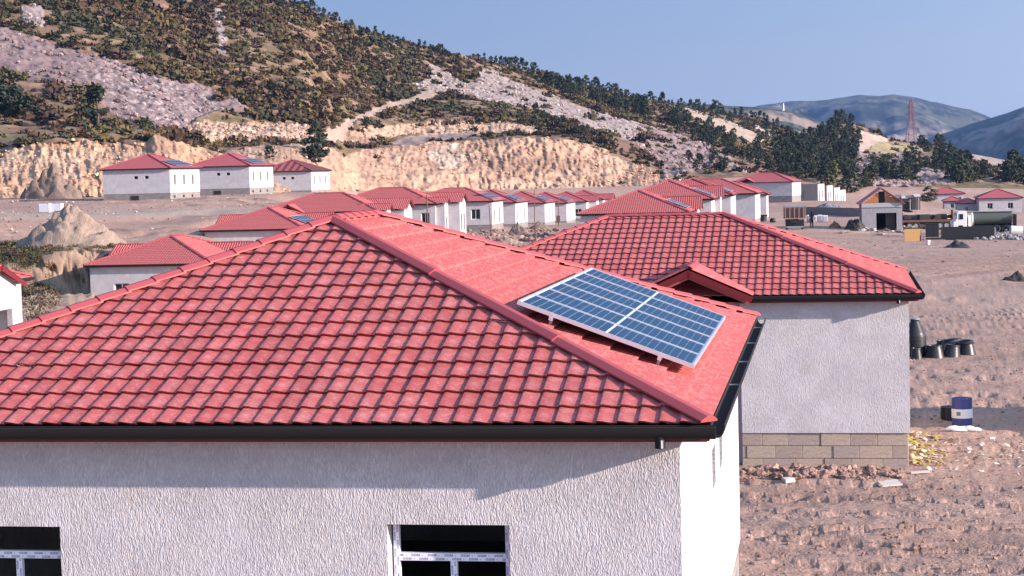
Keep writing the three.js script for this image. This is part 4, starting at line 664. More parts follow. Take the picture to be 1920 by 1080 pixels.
// black plastic tank and conical well rings by the far side of the second house
{
  const plastic = paint(.022, .022, .026, .38), [tx, , tz, td] = spot(1716, 664), ty = terrainY(tx, tz), s = td / FOCAL;
  const tank = thing('plastic_tank', 'tall black plastic tank with tapering neck at the corner of the second house', 'tank', [tx, ty, tz]);
  mesh('shell', new THREE.LatheGeometry([[0, 0], [20, 0], [20.5, 2], [20.5, 36], [19, 38], [18, 40], [18, 42], [8, 62], [8, 66], [0, 66]].map(([r, h]) => new THREE.Vector2(r * s, h * s)), 28), plastic, tank); mesh('lid', cyl(8.6 * s, 8.6 * s, 2.2 * s, 0, 67 * s, 0, 20), paint(.3, .29, .3, .4), tank); for (const h of [8, 18, 28]) mesh('rib', new THREE.TorusGeometry(20.5 * s, .8 * s, 6, 28).rotateX(Math.PI / 2).translate(0, h * s, 0), plastic, tank);
  const ring = thing('well_ring', 'black conical plastic well ring, nearest of the cluster beside the plastic tank', 'plastic ring', [0, 0, 0], 0, 'black conical well rings');
  const sh = new THREE.LatheGeometry([[18, 0], [18.5, .5], [13.5, 20], [14.2, 20.6], [14.2, 23], [12.4, 23], [12.4, 20], [17, 0]].map(([r, h]) => new THREE.Vector2(r * s, h * s)), 28); mesh('shell', sh, plastic, ring); mesh('rim', new THREE.TorusGeometry(13.4 * s, 1.0 * s, 8, 28).rotateX(Math.PI / 2).translate(0, 22.4 * s, 0), paint(.05, .05, .055, .3), ring); for (let i = 0; i < 8; i++) mesh('fin', box(.6 * s, 19 * s, 2 * s, 0, 9.5 * s, 0).rotateX(-.24).translate(0, 0, 16.2 * s).rotateY(i * Math.PI / 4), plastic, ring);
  const put = (px, py, dy = 0) => { const q = spot(px, py); return [q[0], terrainY(q[0], q[2]) + dy * s, q[2]]; };
  ring.position.set(...put(1752, 670));
  const labs = ['black conical well ring leaning in the middle of the cluster', 'black conical well ring at the right end of the cluster', 'black conical well ring at the back left of the cluster', 'black conical well ring at the back middle of the cluster', 'black conical well ring at the back right of the cluster', 'black conical well ring stacked on top in the middle of the cluster', 'black conical well ring stacked on top at the right end', 'small black ring half hidden by the corner of the second house'];
  const lean = copyOf(ring, put(1783, 667), .3, labs[0], .95); lean.rotation.z = -.16;
  copyOf(ring, put(1812, 664), .8, labs[1], .95); copyOf(ring, put(1769, 656), .2, labs[2], .9); copyOf(ring, put(1790, 654), 1.1, labs[3], .9); copyOf(ring, put(1806, 656), .5, labs[4], .9);
  { const q = put(1783, 660); copyOf(ring, [q[0], q[1] + 17 * s, q[2]], .4, labs[5], [.92, .35, .92]); const r = put(1812, 664); copyOf(ring, [r[0], r[1] + 20.6 * s, r[2]], .1, labs[6], [.9, .22, .9]); }
  copyOf(ring, put(1718, 673), .2, labs[7], [.6, .9, .6]);
}
{ // the blue and white oil drum, another behind it, the rag at its foot
  const q = spot(1804, 799), y = terrainY(q[0], q[2]), s = q[3] / FOCAL, blue = std({ color: lin(.045, .055, .20), roughness: .5 }), drum = thing('oil_drum', 'blue steel drum with a broad white band standing in the shadow', 'drum', [q[0], y - .01, q[2]]), R = 18.3 * s, hh = 54 * s;
  mesh('shell', new THREE.LatheGeometry([[0, 0], [1, 0], [1.02, .01], [1, .03], [1, .31], [1.025, .33], [1, .35], [1, .64], [1.025, .66], [1, .68], [1, .97], [1.02, .985], [1, 1], [.96, 1], [.95, .965], [0, .965]].map(([r, h]) => new THREE.Vector2(r * R, h * hh)), 32), blue, drum);
  mesh('white_band', new THREE.CylinderGeometry(R * 1.032, R * 1.032, hh * .31, 32, 1, true).translate(0, hh * .495, 0), M.white, drum); mesh('bung', cyl(.03, .03, .03, R * .5, hh * .98, .1, 10), M.steel, drum);
  const mark = new THREE.CylinderGeometry(R * 1.036, R * 1.036, hh * .13, 10, 1, true, -.62, .42).translate(0, hh * .5, 0); mesh('printed_mark', mark, paint(.2, .19, .2), drum);
  const e = spot(1781, 790); const d2 = copyOf(drum, [e[0], terrainY(e[0], e[2]) - .01, e[2] - .35], 2.4, 'dark drum half hidden behind the blue and white drum', [.82, .5, .82]); d2.traverse(o => { if (o.isMesh) o.material = M.black; });
  const r = spot(1807, 806), rag = thing('crumpled_sheet', 'crumpled white plastic sheet on the ground at the foot of the blue drum', 'plastic sheet', [r[0], terrainY(r[0], r[2]), r[2]]); seed(5);
  for (let i = 0; i < 5; i++) { const g = new THREE.IcosahedronGeometry(.11 + .05 * rnd(), 2), p = g.attributes.position; for (let k = 0; k < p.count; k++) { const a = p.getX(k), b = p.getY(k), c = p.getZ(k), f = 1 + .4 * fbm(a * 9 + i * 5, b * 9 + c * 9, 2); p.setXYZ(k, a * f * 1.3, Math.max(-.02, b * f * .6), c * f * .8); } g.computeVertexNormals(); mesh('fold', g.translate(-.24 + i * .12, .05, .06 * Math.sin(i * 2)), M.white, rag); }
}
{ // site cabin outside the picture on the right; its shadow crosses the ground behind the second house
  const cab = thing('site_cabin', 'grey site cabin standing beyond the right edge, casting the long shadow', 'cabin', [11.2, terrainY(10, -30.3), -30.1], .0); mesh('body', rbox(6, 2.5, 2.7, .04, 0, 1.45, 0), paint(.42, .43, .45), cab); mesh('roof_panel', box(6.2, .12, 2.9, 0, 2.78, 0), M.steel, cab); mesh('door', box(.04, 1.95, .85, -3.02, 1.2, .3), paint(.3, .31, .33), cab); mesh('skid', merge([box(6, .2, .2, 0, .1, 1), box(6, .2, .2, 0, .1, -1)]), M.black, cab);
}
// slabs and blocks lying by the plinth
for (const [px, py, w, h, d, yaw, lab] of [[1668, 906, .42, .03, .5, .2, 'white board lying flat on the soil below the plinth'], [1478, 905, .22, .09, .2, .5, 'white broken block lying among clods left of the white board'], [1725, 887, .4, .03, .16, .1, 'pale plank end at the right corner of the plinth']]) { const q = spot(px, py), o = mesh(h > .05 ? 'broken_block' : 'board', new RoundedBoxGeometry(w, h, d, 2, Math.min(.012, h * .3)), paint(.66, .60, .52, .9), scene); o.position.set(q[0], terrainY(q[0], q[2]) + h * .5 + .015, q[2]); o.rotation.set(.04, yaw, .05); tag(o, lab, h > .05 ? 'block' : 'board'); }

{ // low walls, trailer and pipes that fill the yard
  const wallAt = (a, b, h, lab, mat) => { const p = spot(...a), q = spot(...b), L = Math.hypot(q[0] - p[0], q[2] - p[2]), y = Math.min(terrainY(p[0], p[2]), terrainY(q[0], q[2])) - .1, g = thing('low_wall', lab, 'wall', [(p[0] + q[0]) / 2, y, (p[2] + q[2]) / 2], Math.atan2(-(q[2] - p[2]), q[0] - p[0])); const n = Math.max(3, Math.round(L / 2.4)); for (let i = 0; i < n; i++) mesh('wall_panel', box(L / n - .03, h + .05 * hash(i, 5), .3, -L / 2 + (i + .5) * L / n, h / 2, 0), mat, g); };
  wallAt([1512, 402], [1618, 406], 1.2, 'long low concrete wall running behind the dump truck towards the garage', M.concrete);
  wallAt([1692, 405], [1762, 408], .9, 'low grey wall right of the garage, before the small cottages', M.concrete);
  let [x, , z, d] = spot(1738, 430), s = d / FOCAL, g = thing('flatbed_trailer', 'long dark flatbed trailer carrying scrap behind the black cabinet', 'trailer', [x, terrainY(x, z), z], .02); const L = 92 * s; mesh('bed', box(L, .25, 2.2, 0, 1.05, 0), M.rust, g); mesh('frame', box(L * .9, .3, .9, 0, .78, 0), M.black, g); for (const f of [-.34, -.22, .25, .37]) for (const q of [-1, 1]) wheel(g, f * L, .48, q * .95, .48, .3); seed(31); for (let i = 0; i < 12; i++) mesh('scrap_piece', box(rr(.4, 1.3), rr(.2, .7), rr(.4, 1.2), (i / 12 - .46) * L, 1.18 + .3, rr(-.5, .5)).rotateY(0), i % 3 ? paint(.05, .04, .04) : M.rust, g); mesh('headboard', box(.1, 1.1, 2.1, L / 2 - .05, 1.7, 0), M.rust, g);
  [x, , z, d] = spot(1600, 438); s = d / FOCAL; g = thing('timber_stack', 'long pale timbers lying on the ground left of the garage', 'timber', [x, terrainY(x, z), z], .06); for (let i = 0; i < 6; i++) mesh('timber', box((60 - i * 5) * s, .12, .16, (i % 3 - 1) * 4 * s, .08 + .13 * Math.floor(i / 3), (i % 3) * .24).rotateY((i - 2) * .05), i % 2 ? M.greyWood : paint(.5, .42, .34), g);
  [x, , z, d] = spot(1668, 440); s = d / FOCAL; g = thing('timber_stack', 'loose pale boards lying in front of the garage door', 'timber', [x, terrainY(x, z), z], -.05); for (let i = 0; i < 6; i++) mesh('timber', box((44 - i * 4) * s, .08, .22, (i % 3 - 1) * 6 * s, .06 + .09 * Math.floor(i / 3), (i % 3) * .32).rotateY((i - 2) * .08), i % 2 ? M.greyWood : paint(.62, .55, .48), g);
}

// ------------------------------------------------------------------ heaps, poles, masts
function heap(name, label, cat, px, py, wpx, hpx, dist, mat, o = {}) {
  const c = dist ? at(px, py, dist) : onGround(px, py), d = Math.hypot(c.x - C.x, c.z - C.z), s = d / FOCAL, R = wpx * s / 2, hh = hpx * s, n = 46, m = 26, pos = [], uv = [], idx = [], sd = px * .37;
  for (let j = 0; j <= m; j++) for (let i = 0; i <= n; i++) { const a = i / n * Math.PI * 2, r = j / m, w = 1 + .16 * noise(Math.cos(a) * 2 + sd, Math.sin(a) * 2), x = Math.cos(a) * r * R * w, z = Math.sin(a) * r * R * w * (o.deep ?? .8), rough = (o.rough ?? .05) * hh; let y = hh * (Math.pow(1 - r, o.pow ?? .9) * (1 + .1 * noise(x * .8 + sd, z * .8))) + rough * fbm(x * 1.7 + sd, z * 1.7, 4) * 2 * (r > .02 ? 1 : 0) + .5 * rough * fbm(x * 6, z * 6 + sd, 2); if (j === m) y = -1.8; pos.push(x, y, z); uv.push(x, z + y); if (i && j) { const k = j * (n + 1) + i; idx.push(k - n - 2, k - n - 1, k - 1, k - n - 1, k, k - 1); } }
  const g = new THREE.BufferGeometry(); g.setAttribute('position', new THREE.Float32BufferAttribute(pos, 3)); g.setAttribute('uv', new THREE.Float32BufferAttribute(uv, 2)); g.setIndex(idx); g.computeVertexNormals();
  const h = mesh(name, g, mat, scene); h.position.set(c.x, terrainY(c.x, c.z) - .05, c.z); return tag(h, label, cat);
}
const sandMat = std({ color: lin(.42, .315, .25), map: soilMap, roughness: 1, bumpMap: soilBump, bumpScale: .03 }), earthMat = std({ color: lin(.31, .225, .18), map: soilMap, roughness: 1, bumpMap: soilBump, bumpScale: .04 });
heap('sand_heap', 'large cone of sandy soil tipped at the edge of the left terrace', 'soil heap', 132, 461, 205, 75, 138.5, sandMat, { rough: .11, deep: .7, pow: 1.0 });
heap('soil_heap', 'stony brown soil heap under the left cut bank, beside the house at the edge', 'soil heap', 98, 372, 125, 62, 246, earthMat, { rough: .14, deep: .5 });
heap('soil_heap', 'dark earth heap in front of the street row houses, left of the thin dark post', 'soil heap', 972, 440, 46, 26, 0, earthMat, { rough: .12 });
heap('soil_heap', 'low earth heap right of the taller one before the street row', 'soil heap', 1012, 428, 44, 14, 0, earthMat, { rough: .12 });
heap('soil_heap', 'pale rubble heap beside the hip of the nearest roof, before the street row', 'soil heap', 950, 455, 60, 14, 0, sandMat, { rough: .2 });
heap('soil_heap', 'broken earth mound at the foot of the square windowed house', 'soil heap', 915, 432, 56, 12, 0, earthMat, { rough: .2 });
heap('rubble_heap', 'grey blue tarpaulin covered heap behind the dump truck', 'heap', 1553, 392, 62, 15, 0, paint(.16, .165, .19), { rough: .2, deep: .5 });
heap('rusty_heap', 'rust brown heap of scrap between dump truck and garage', 'heap', 1565, 427, 24, 12, 0, paint(.26, .10, .045), { rough: .25 });
heap('scrap_heap', 'dark tangled scrap heap against the left side of the garage', 'scrap', 1603, 430, 40, 25, 0, paint(.03, .027, .026, .7), { rough: .35 });
heap('scrap_heap', 'long dark scrap heap behind the orange board', 'scrap', 1722, 424, 82, 14, 0, paint(.06, .045, .04, .8), { rough: .4, deep: .4 });
heap('debris_heap', 'black tarred sheets heaped in front of the steel body', 'debris', 1795, 464, 66, 12, 0, paint(.03, .03, .033, .6), { rough: .3, deep: .4 });
heap('debris_heap', 'dark clod heap at the right edge on the rutted yard', 'debris', 1908, 526, 62, 16, 0, paint(.045, .04, .038, .9), { rough: .35, deep: .5 });
for (const [px, py, lab] of [[84, 388, 'left one of two film wrapped bundles lying behind the sand heap'], [106, 389, 'right one of two film wrapped bundles lying behind the sand heap']]) { const p = at(px, py, 196), y = terrainY(p.x, p.z), g = thing('wrapped_bundle', lab, 'bundle', [p.x, y, p.z], .2, 'wrapped bundles'); mesh('bundle', rbox(1.2, .95, 1.1, .12, 0, .48, 0), paint(.45, .46, .54, .35), g); mesh('wrap_end', rbox(.16, .98, 1.14, .05, .55, .49, 0), paint(.74, .73, .76, .4), g); mesh('strap', box(1.24, .98, .06, 0, .49, .2), paint(.2, .22, .34), g); }
for (const [px, top, foot, d, lean, lab] of [[800, 366, 432, 160, .06, 'thin brown pole before the second street row house'], [917, 385, 421, 200, .07, 'leaning brown pole beside the square windowed house'], [1002, 356, 412, 235, 0, 'thin upright pole before the fifth street row house'], [1047, 372, 412, 250, 0, 'short pole with a rusty box before the sixth street row house'], [1004, 424, 458, 120, 0, 'dark iron post behind the left hip of the second roof']]) { const b = at(px + lean * 50, foot, d), t = at(px, top, d), g = thing('pole', lab, 'pole', [b.x, Math.min(b.y, terrainY(b.x, b.z)), b.z]); const yy = t.y - g.position.y; mesh('shaft', bar([0, 0, 0], [t.x - b.x, yy, 0], .07, 8, .05), M.rust, g); mesh('cap', cyl(.06, .06, .08, t.x - b.x, yy, 0, 8), M.rust, g); if (px === 1047) mesh('meter_box', box(.5, .9, .3, 0, 1.3, .1), M.rust, g); }
{ // lattice pylon on the knoll
  const p = at(1709, 267, 790), s = 790 / FOCAL, hh = 83 * s, y = terrainY(p.x, p.z) - .6, py = thing('power_pylon', 'red lattice power pylon standing on the knoll before the mountains', 'pylon', [p.x, y, p.z], .3), mat = paint(.19, .085, .11, .7), w = t => (t < .5 ? 9.5 - t / .5 * 5.2 : t < .86 ? 4.3 - (t - .5) / .36 * 1.2 : 3.1 - (t - .86) / .14 * 2.6) * s, leg = [], br = [];
  const N = 11, lv = Array.from({ length: N + 1 }, (_, i) => 1 - Math.pow(1 - i / N, 1.25)); for (let i = 0; i < N; i++) { const a = lv[i], b = lv[i + 1], wa = w(a), wb = w(b), c = [[-1, -1], [1, -1], [1, 1], [-1, 1]]; c.forEach(([x, z], k) => { const [x2, z2] = c[(k + 1) % 4]; leg.push(bar([x * wa, a * hh, z * wa], [x * wb, b * hh, z * wb], .13, 5)); br.push(bar([x * wa, a * hh, z * wa], [x2 * wb, b * hh, z2 * wb], .055, 4), bar([x2 * wa, a * hh, z2 * wa], [x * wb, b * hh, z * wb], .055, 4), bar([x * wb, b * hh, z * wb], [x2 * wb, b * hh, z2 * wb], .055, 4)); }); }
  mesh('legs', merge(leg), mat, py); mesh('bracing', merge(br), mat, py); for (const [t, l] of [[.66, 13], [.8, 11]]) for (const q of [-1, 1]) mesh('crossarm', merge([bar([0, t * hh, 0], [q * l * s, t * hh, 0], .12, 5), bar([0, (t + .05) * hh, 0], [q * l * s, t * hh, 0], .09, 5)]), mat, py);
  for (const [px2, py2, h2, d2, lab] of [[1469, 207, 13, 1880, 'small white mast on the dark wooded hill'], [1893, 242, 17, 3380, 'taller white mast on the far right mountain'], [1884, 242, 9, 3380, 'shorter white mast beside the taller one on the far right mountain']]) { const q = at(px2, py2, d2), k = d2 / FOCAL, t = thing('mast', lab, 'mast', [q.x, q.y, q.z]); mesh('tower', new THREE.CylinderGeometry(1.0 * k, 1.9 * k, h2 * k, 6).translate(0, h2 * k / 2, 0), M.white, t); mesh('foot', box(4.4 * k, 8 * k, 4.4 * k, 0, -3 * k, 0), M.white, t); }
}

// ------------------------------------------------------------------ plants
function leafCloud(n, shape, size, sd) {
  seed(sd); const pos = [], q = new THREE.Quaternion(), e = new THREE.Euler(), v = new THREE.Vector3();
  for (let i = 0; i < n; i++) { const c = shape(i / n), s = size * rr(.6, 1.4); e.set(rr(-1.2, 1.2), rr(0, 6.3), rr(-1.2, 1.2)); q.setFromEuler(e); const P = [[-s, 0, -s * .55], [s, 0, -s * .6], [s * .8, s * .2, s * .6], [-s * .7, -s * .15, s * .65]].map(a => v.set(...a).applyQuaternion(q).toArray().map((k, j) => k + c[j])); for (const k of [0, 1, 2, 0, 2, 3]) pos.push(...P[k]); }
  const g = new THREE.BufferGeometry(); g.setAttribute('position', new THREE.Float32BufferAttribute(pos, 3)); g.computeVertexNormals(); g.setAttribute('uv', new THREE.Float32BufferAttribute(new Float32Array(pos.length / 3 * 2), 2)); return g;
}
// clumps spread through the crown, leaves gathered round each clump
function crownGeo(sd, nClump, perClump, radius, h0, size, spread) {
  seed(sd); const cl = []; for (let i = 0; i < nClump; i++) { const h = h0 + (1 - h0) * Math.pow(rnd(), .85), r = radius(h) * Math.sqrt(rnd()) * rr(.75, 1.15), a = rr(0, 6.283); cl.push([Math.cos(a) * r, h, Math.sin(a) * r, rr(.6, 1.3)]); }
  const st = seedState; let k = 0; return leafCloud(nClump * perClump, () => { const c = cl[k++ % nClump]; const f = c[3] * spread; return [c[0] + rr(-f, f), c[1] + rr(-f, f) * .8, c[2] + rr(-f, f)]; }, size, sd + 99);
}
function trunkGeo(sd, h, r, limbs) { seed(sd); const l = [bar([0, -.06, 0], [.01, h * .5, .01], r, 7, r * .75), bar([.01, h * .5, .01], [0, h, 0], r * .75, 7, r * .2)]; for (let i = 0; i < limbs; i++) { const y = h * rr(.3, .85), a = rr(0, 6.28), q = rr(.1, .2); l.push(bar([0, y, 0], [Math.cos(a) * q, y + rr(.03, .12), Math.sin(a) * q], r * .4, 5, r * .12)); } return merge(l); }
const bark = paint(.10, .075, .06, .95), leafMats = [paint(.032, .044, .024, 1), paint(.045, .055, .026, 1), paint(.065, .072, .032, 1), paint(.115, .125, .045, 1), paint(.10, .085, .045, 1)];
const KINDS = {
  pine: [0, 1, 2].map(i => [crownGeo(300 + i, 30, 15, h => .30 * Math.pow(1.04 - h, .75) + .03, .1, .045, .07), trunkGeo(310 + i, .9, .028, 6)]),
  round: [0, 1, 2].map(i => [crownGeo(330 + i, 34, 15, h => .40 * Math.sqrt(Math.max(.02, 1 - ((h - .55) / .47) ** 2)), .12, .05, .085), trunkGeo(340 + i, .75, .03, 6)]),
  tall: [0, 1].map(i => [crownGeo(360 + i, 34, 15, h => .19 * Math.sqrt(Math.max(.03, 1 - ((h - .5) / .52) ** 2)), .06, .042, .06), trunkGeo(370 + i, .85, .024, 6)]),
};
const protos = {};
function tree(kind, leaf, x, z, h, label, group, sx = 1, y0) {
  const n = KINDS[kind].length, k = Math.floor(hash(Math.round(x * 3), Math.round(z * 3)) * n), id = kind + leaf + k; const y = (y0 ?? terrainY(x, z)) - .12;
  let o; if (!protos[id]) { o = protos[id] = thing({ pine: 'pine_tree', round: 'evergreen_tree', tall: 'poplar_tree' }[kind], label, 'tree', [x, y, z], 0, group); mesh('trunk', KINDS[kind][k][1], bark, o); mesh('crown', KINDS[kind][k][0], leafMats[leaf], o); o.scale.set(h * sx, h, h * sx); }
  else { o = copyOf(protos[id], [x, y, z], hash(Math.round(x * 7), Math.round(z)) * 6.28, label, [h * sx, h, h * sx]); if (group) o.userData.group = group; else delete o.userData.group; }
  return o;
}
const lineAt = (k, px) => { const r = ray(px, 300), th = Math.atan2(r.x, -r.z); return { th, rho: onLine(k, th)[0] }; };
const polar = (th, rho) => [C.x + rho * Math.sin(th), C.z - rho * Math.cos(th)];
// skyline
seed(900);
for (let px = 500; px < 1470; px += rr(5, 13)) { const { th, rho } = lineAt(4, px), dr = rr(-14, 3), [x, z] = polar(th, rho + dr), s = rho / FOCAL, h = s * rr(11, 26) * (px > 900 ? 1.0 : .85); tree(rnd() < .6 ? 'round' : 'pine', rnd() < .7 ? 0 : 1, x, z, h, 'dark evergreen tree on the skyline of the hill', 'skyline trees'); }
// a point of the slope between two ground lines
function slopePoint(px, py) { let lo = 240, hi = 840; for (let d = 250; d < 840; d += 3) { const p = at(px, py, d); if (p.y < baseY(thetaOf(p.x, p.z), d)) return p; } return null; }
function grove(n, poly, kinds, leaves, hpx, label, group, sd) {
  seed(sd); const xs = poly.map(p => p[0]), ys = poly.map(p => p[1]); let made = 0, tries = 0;
  while (made < n && tries++ < n * 12) { const px = rr(Math.min(...xs), Math.max(...xs)), py = rr(Math.min(...ys), Math.max(...ys)); let ins = false; for (let i = 0, j = poly.length - 1; i < poly.length; j = i++) if ((poly[i][1] > py) !== (poly[j][1] > py) && px < (poly[j][0] - poly[i][0]) * (py - poly[i][1]) / (poly[j][1] - poly[i][1]) + poly[i][0]) ins = !ins; if (!ins) continue; const p = slopePoint(px, py); if (!p) continue; const d = Math.hypot(p.x - C.x, p.z - C.z); tree(kinds[Math.floor(rnd() * kinds.length)], leaves[Math.floor(rnd() * leaves.length)], p.x, p.z, rr(...hpx) * d / FOCAL, label, group, 1, p.y); made++; }
}
grove(175, [[1432, 318], [1450, 285], [1480, 262], [1520, 250], [1545, 245], [1565, 226], [1600, 232], [1618, 262], [1606, 285], [1612, 300], [1590, 345], [1500, 342], [1440, 330]], ['pine', 'tall', 'pine', 'round'], [0, 0, 1], [17, 32], 'dark conifer in the dense wood on the left flank of the knoll', 'conifers of the knoll wood', 71);
grove(44, [[1685, 305], [1740, 272], [1790, 288], [1800, 310], [1760, 325], [1700, 330]], ['round', 'pine'], [0, 0, 1], [16, 29], 'dark tree on the right shoulder of the knoll below the pylon', 'trees on the knoll shoulder', 72);
grove(40, [[1640, 318], [1700, 325], [1720, 340], [1660, 345], [1620, 335]], ['round', 'pine'], [0, 1, 2], [18, 32], 'dark tree scattered on the stony foot of the knoll', 'trees at the knoll foot', 73);
grove(22, [[1770, 315], [1850, 328], [1860, 348], [1770, 348]], ['round'], [1, 2, 0], [24, 40], 'broad green tree behind the red roofed bungalows', 'trees behind the bungalows', 74);
grove(10, [[1860, 340], [1920, 330], [1930, 350], [1862, 350]], ['round'], [0, 1], [36, 52], 'tall dark tree at the right edge behind the bungalow', 'tall trees at the right edge', 75);
grove(60, [[1000, 150], [1060, 165], [1130, 190], [1210, 205], [1230, 232], [1180, 215], [1100, 190], [1040, 172]], ['round', 'pine'], [0, 0, 1], [16, 30], 'dark tree in the belt above the grey scree', 'trees above the scree', 76);
grove(70, [[1250, 215], [1330, 245], [1380, 265], [1430, 280], [1430, 318], [1390, 310], [1330, 275], [1262, 252]], ['round', 'pine'], [0, 0, 1], [14, 26], 'dark tree in the belt below the pale road cut', 'trees below the road cut', 77);
grove(30, [[1300, 208], [1400, 228], [1500, 262], [1480, 268], [1400, 245], [1320, 222]], ['round'], [0, 1], [9, 17], 'small dark tree above the pale road cut', 'trees above the road cut', 78);
grove(14, [[1290, 300], [1340, 296], [1390, 322], [1300, 325]], ['round'], [0, 1], [14, 24], 'dark shrub-like tree on the rocky spur right of the cut bank', 'trees on the rocky spur', 79);
grove(26, [[960, 205], [1020, 220], [1080, 238], [1200, 290], [1230, 300], [1180, 296], [1080, 252], [980, 235]], ['round'], [0, 1, 4], [12, 22], 'dark bushy tree along the top of the tan cut bank', 'bushes along the cut bank', 80);
// trees one can point to
const one = (kind, leaf, px, py, hpx, lab, sx = 1) => { const p = slopePoint(px, py) ?? at(px, py, 300), d = Math.hypot(p.x - C.x, p.z - C.z); tree(kind, leaf, p.x, p.z, hpx * d / FOCAL, lab, null, sx, p.y); };
one('pine', 0, 184, 243, 78, 'broad spiky dark pine standing before the left scree slope', 1.35);
one('round', 0, 593, 300, 74, 'lone dark evergreen beside the dirt track, above the striped roof house', .9);
one('round', 0, 505, 298, 26, 'small dark evergreen left of the lone tree by the track', 1.2); one('round', 0, 590, 310, 40, 'dark shrub under the lone evergreen by the track', 1.3);
one('round', 0, 20, 222, 58, 'dark bushy tree at the left edge below the scree', 1.5); one('round', 1, 52, 225, 42, 'olive bushy tree next to the dark one at the left edge', 1.4);
one('round', 1, 272, 246, 26, 'round grey green bush right of the spiky pine', 1.3); one('pine', 0, 1005, 218, 26, 'small dark tree alone on the grey scree', 1.2);
one('tall', 3, 1563, 350, 46, 'bright yellow green poplar in front of the dark knoll wood', 1.2); one('round', 2, 1597, 362, 34, 'olive green broad tree left of the garage gable', 1.6); one('round', 3, 1580, 358, 24, 'light green bush between poplar and garage', 1.5);
one('round', 2, 1615, 356, 30, 'olive green tree half hidden behind the left roof edge of the garage', 1.4); one('round', 1, 1545, 352, 30, 'dark green bushy tree left of the bright poplar', 1.3); one('round', 4, 1632, 350, 26, 'brownish bush just above the garage gable', 1.5);
one('round', 4, 1742, 378, 28, 'leafy brown green tree right of the tin shed', 1.4); one('pine', 0, 1571, 234, 26, 'pointed conifer on top of the wooded knoll', 1.1); one('round', 0, 1811, 306, 24, 'round dark tree alone on the slope right of the knoll', 1.4);
// scrub
{
  seed(1200); const geo = leafCloud(46, () => { const a = rr(0, 6.283), e = Math.acos(rr(0, 1)), r = Math.pow(rnd(), .4); return [Math.cos(a) * Math.sin(e) * r, Math.cos(e) * r * .85, Math.sin(a) * Math.sin(e) * r]; }, .26, 1201), list = []; seed(1300);
  const cols = [[.046, .046, .020], [.072, .062, .024], [.088, .052, .030], [.110, .082, .030], [.050, .031, .024], [.030, .036, .018]];
  const add = (px, k, t, sizeK) => {
    const r = ray(px, 300), th = Math.atan2(r.x, -r.z), a = onLine(k, th), b = onLine(k + 1, th), rho = a[0] + (b[0] - a[0]) * t, [x, z] = polar(th, rho), y = baseY(th, rho), q = seen(x, y, z), zn = zoneAt(...jag(q[0], q[1])); if (q[1] < -40) return;
    const patch = fbm(x / 16, z / 16, 3), dens = (zn ? zn.v * .5 : .62 + .9 * patch) * (q[0] > 1250 ? .8 : 1); if (rnd() > dens) return;
    const tone = fbm(x / 26 + 50, z / 26, 3), ci = clamp(Math.floor((tone + .42) * 5.2 + rr(-1.4, 1.4)), 0, 5); list.push([x, y - .15, z, rr(.5, 1.25) * sizeK * (rnd() < .12 ? 1.6 : 1), cols[ci], rr(.75, 1.25)]);
  };
  for (let i = 0; i < 15000; i++) add(rr(-150, 1500), 3, Math.pow(rnd(), .92), 1.15); for (let i = 0; i < 2600; i++) add(rr(1400, 2080), 3, rnd(), 1.2);
  for (let i = 0; i < 1700; i++) add(rr(-150, 2080), 2, rnd(), 1.0); for (let i = 0; i < 900; i++) add(rr(-150, 2080), 1, rnd(), .9); for (let i = 0; i < 600; i++) add(rr(-150, 1300), 0, rnd(), .8);
  // weeds on the low left bank
  const weeds = []; for (let i = 0; i < 520; i++) { const p = at(rr(-60, 95), rr(420, 520), rr(118, 150)); weeds.push([p.x, terrainY(p.x, p.z) - .1, p.z, rr(.25, .7), cols[Math.floor(rnd() * 6)], 1.3]); }
  for (let i = 0; i < 60; i++) { const p = at(rr(100, 240), 465, rr(134, 138)); weeds.push([p.x, terrainY(p.x, p.z) - .1, p.z, rr(.2, .45), cols[i % 2], 1.2]); }
  for (let i = 0; i < 90; i++) { const p = at(rr(20, 110), rr(530, 640), rr(70, 118)); weeds.push([p.x, terrainY(p.x, p.z) - .1, p.z, rr(.35, .9), [[.15, .115, .085], [.11, .08, .06], [.19, .15, .11]][i % 3], 1.2]); }
  const fine = leafCloud(200, () => { const a = rr(0, 6.283), e = Math.acos(rr(0, 1)), r = Math.pow(rnd(), .4); return [Math.cos(a) * Math.sin(e) * r, Math.cos(e) * r * .9, Math.sin(a) * Math.sin(e) * r]; }, .085, 1207); seed(1301);
  for (const [geo2, list2, nm, lb] of [[geo, list, 'hillside_scrub', 'olive and brown scrub covering the hillside'], [fine, weeds, 'bank_weeds', 'low weeds and dry shrubs along the left bank']]) {
  const im = new THREE.InstancedMesh(geo2, std({ roughness: 1 }), list2.length), mt = new THREE.Matrix4(), e = new THREE.Euler(), qq = new THREE.Quaternion(), v = new THREE.Vector3(), sc = new THREE.Vector3(), col = new THREE.Color();
  list2.forEach(([x, y, z, s, c, k], i) => { qq.setFromEuler(e.set(0, rnd() * 6.28, 0)); im.setMatrixAt(i, mt.compose(v.set(x, y, z), qq, sc.set(s * 1.15, s * rr(.8, 1.2), s * 1.15))); im.setColorAt(i, col.setRGB(c[0] * k, c[1] * k, c[2] * k)); });
  im.name = nm; im.castShadow = im.receiveShadow = true; im.userData.kind = 'stuff'; tag(im, lb, 'scrub'); scene.add(im); }
}
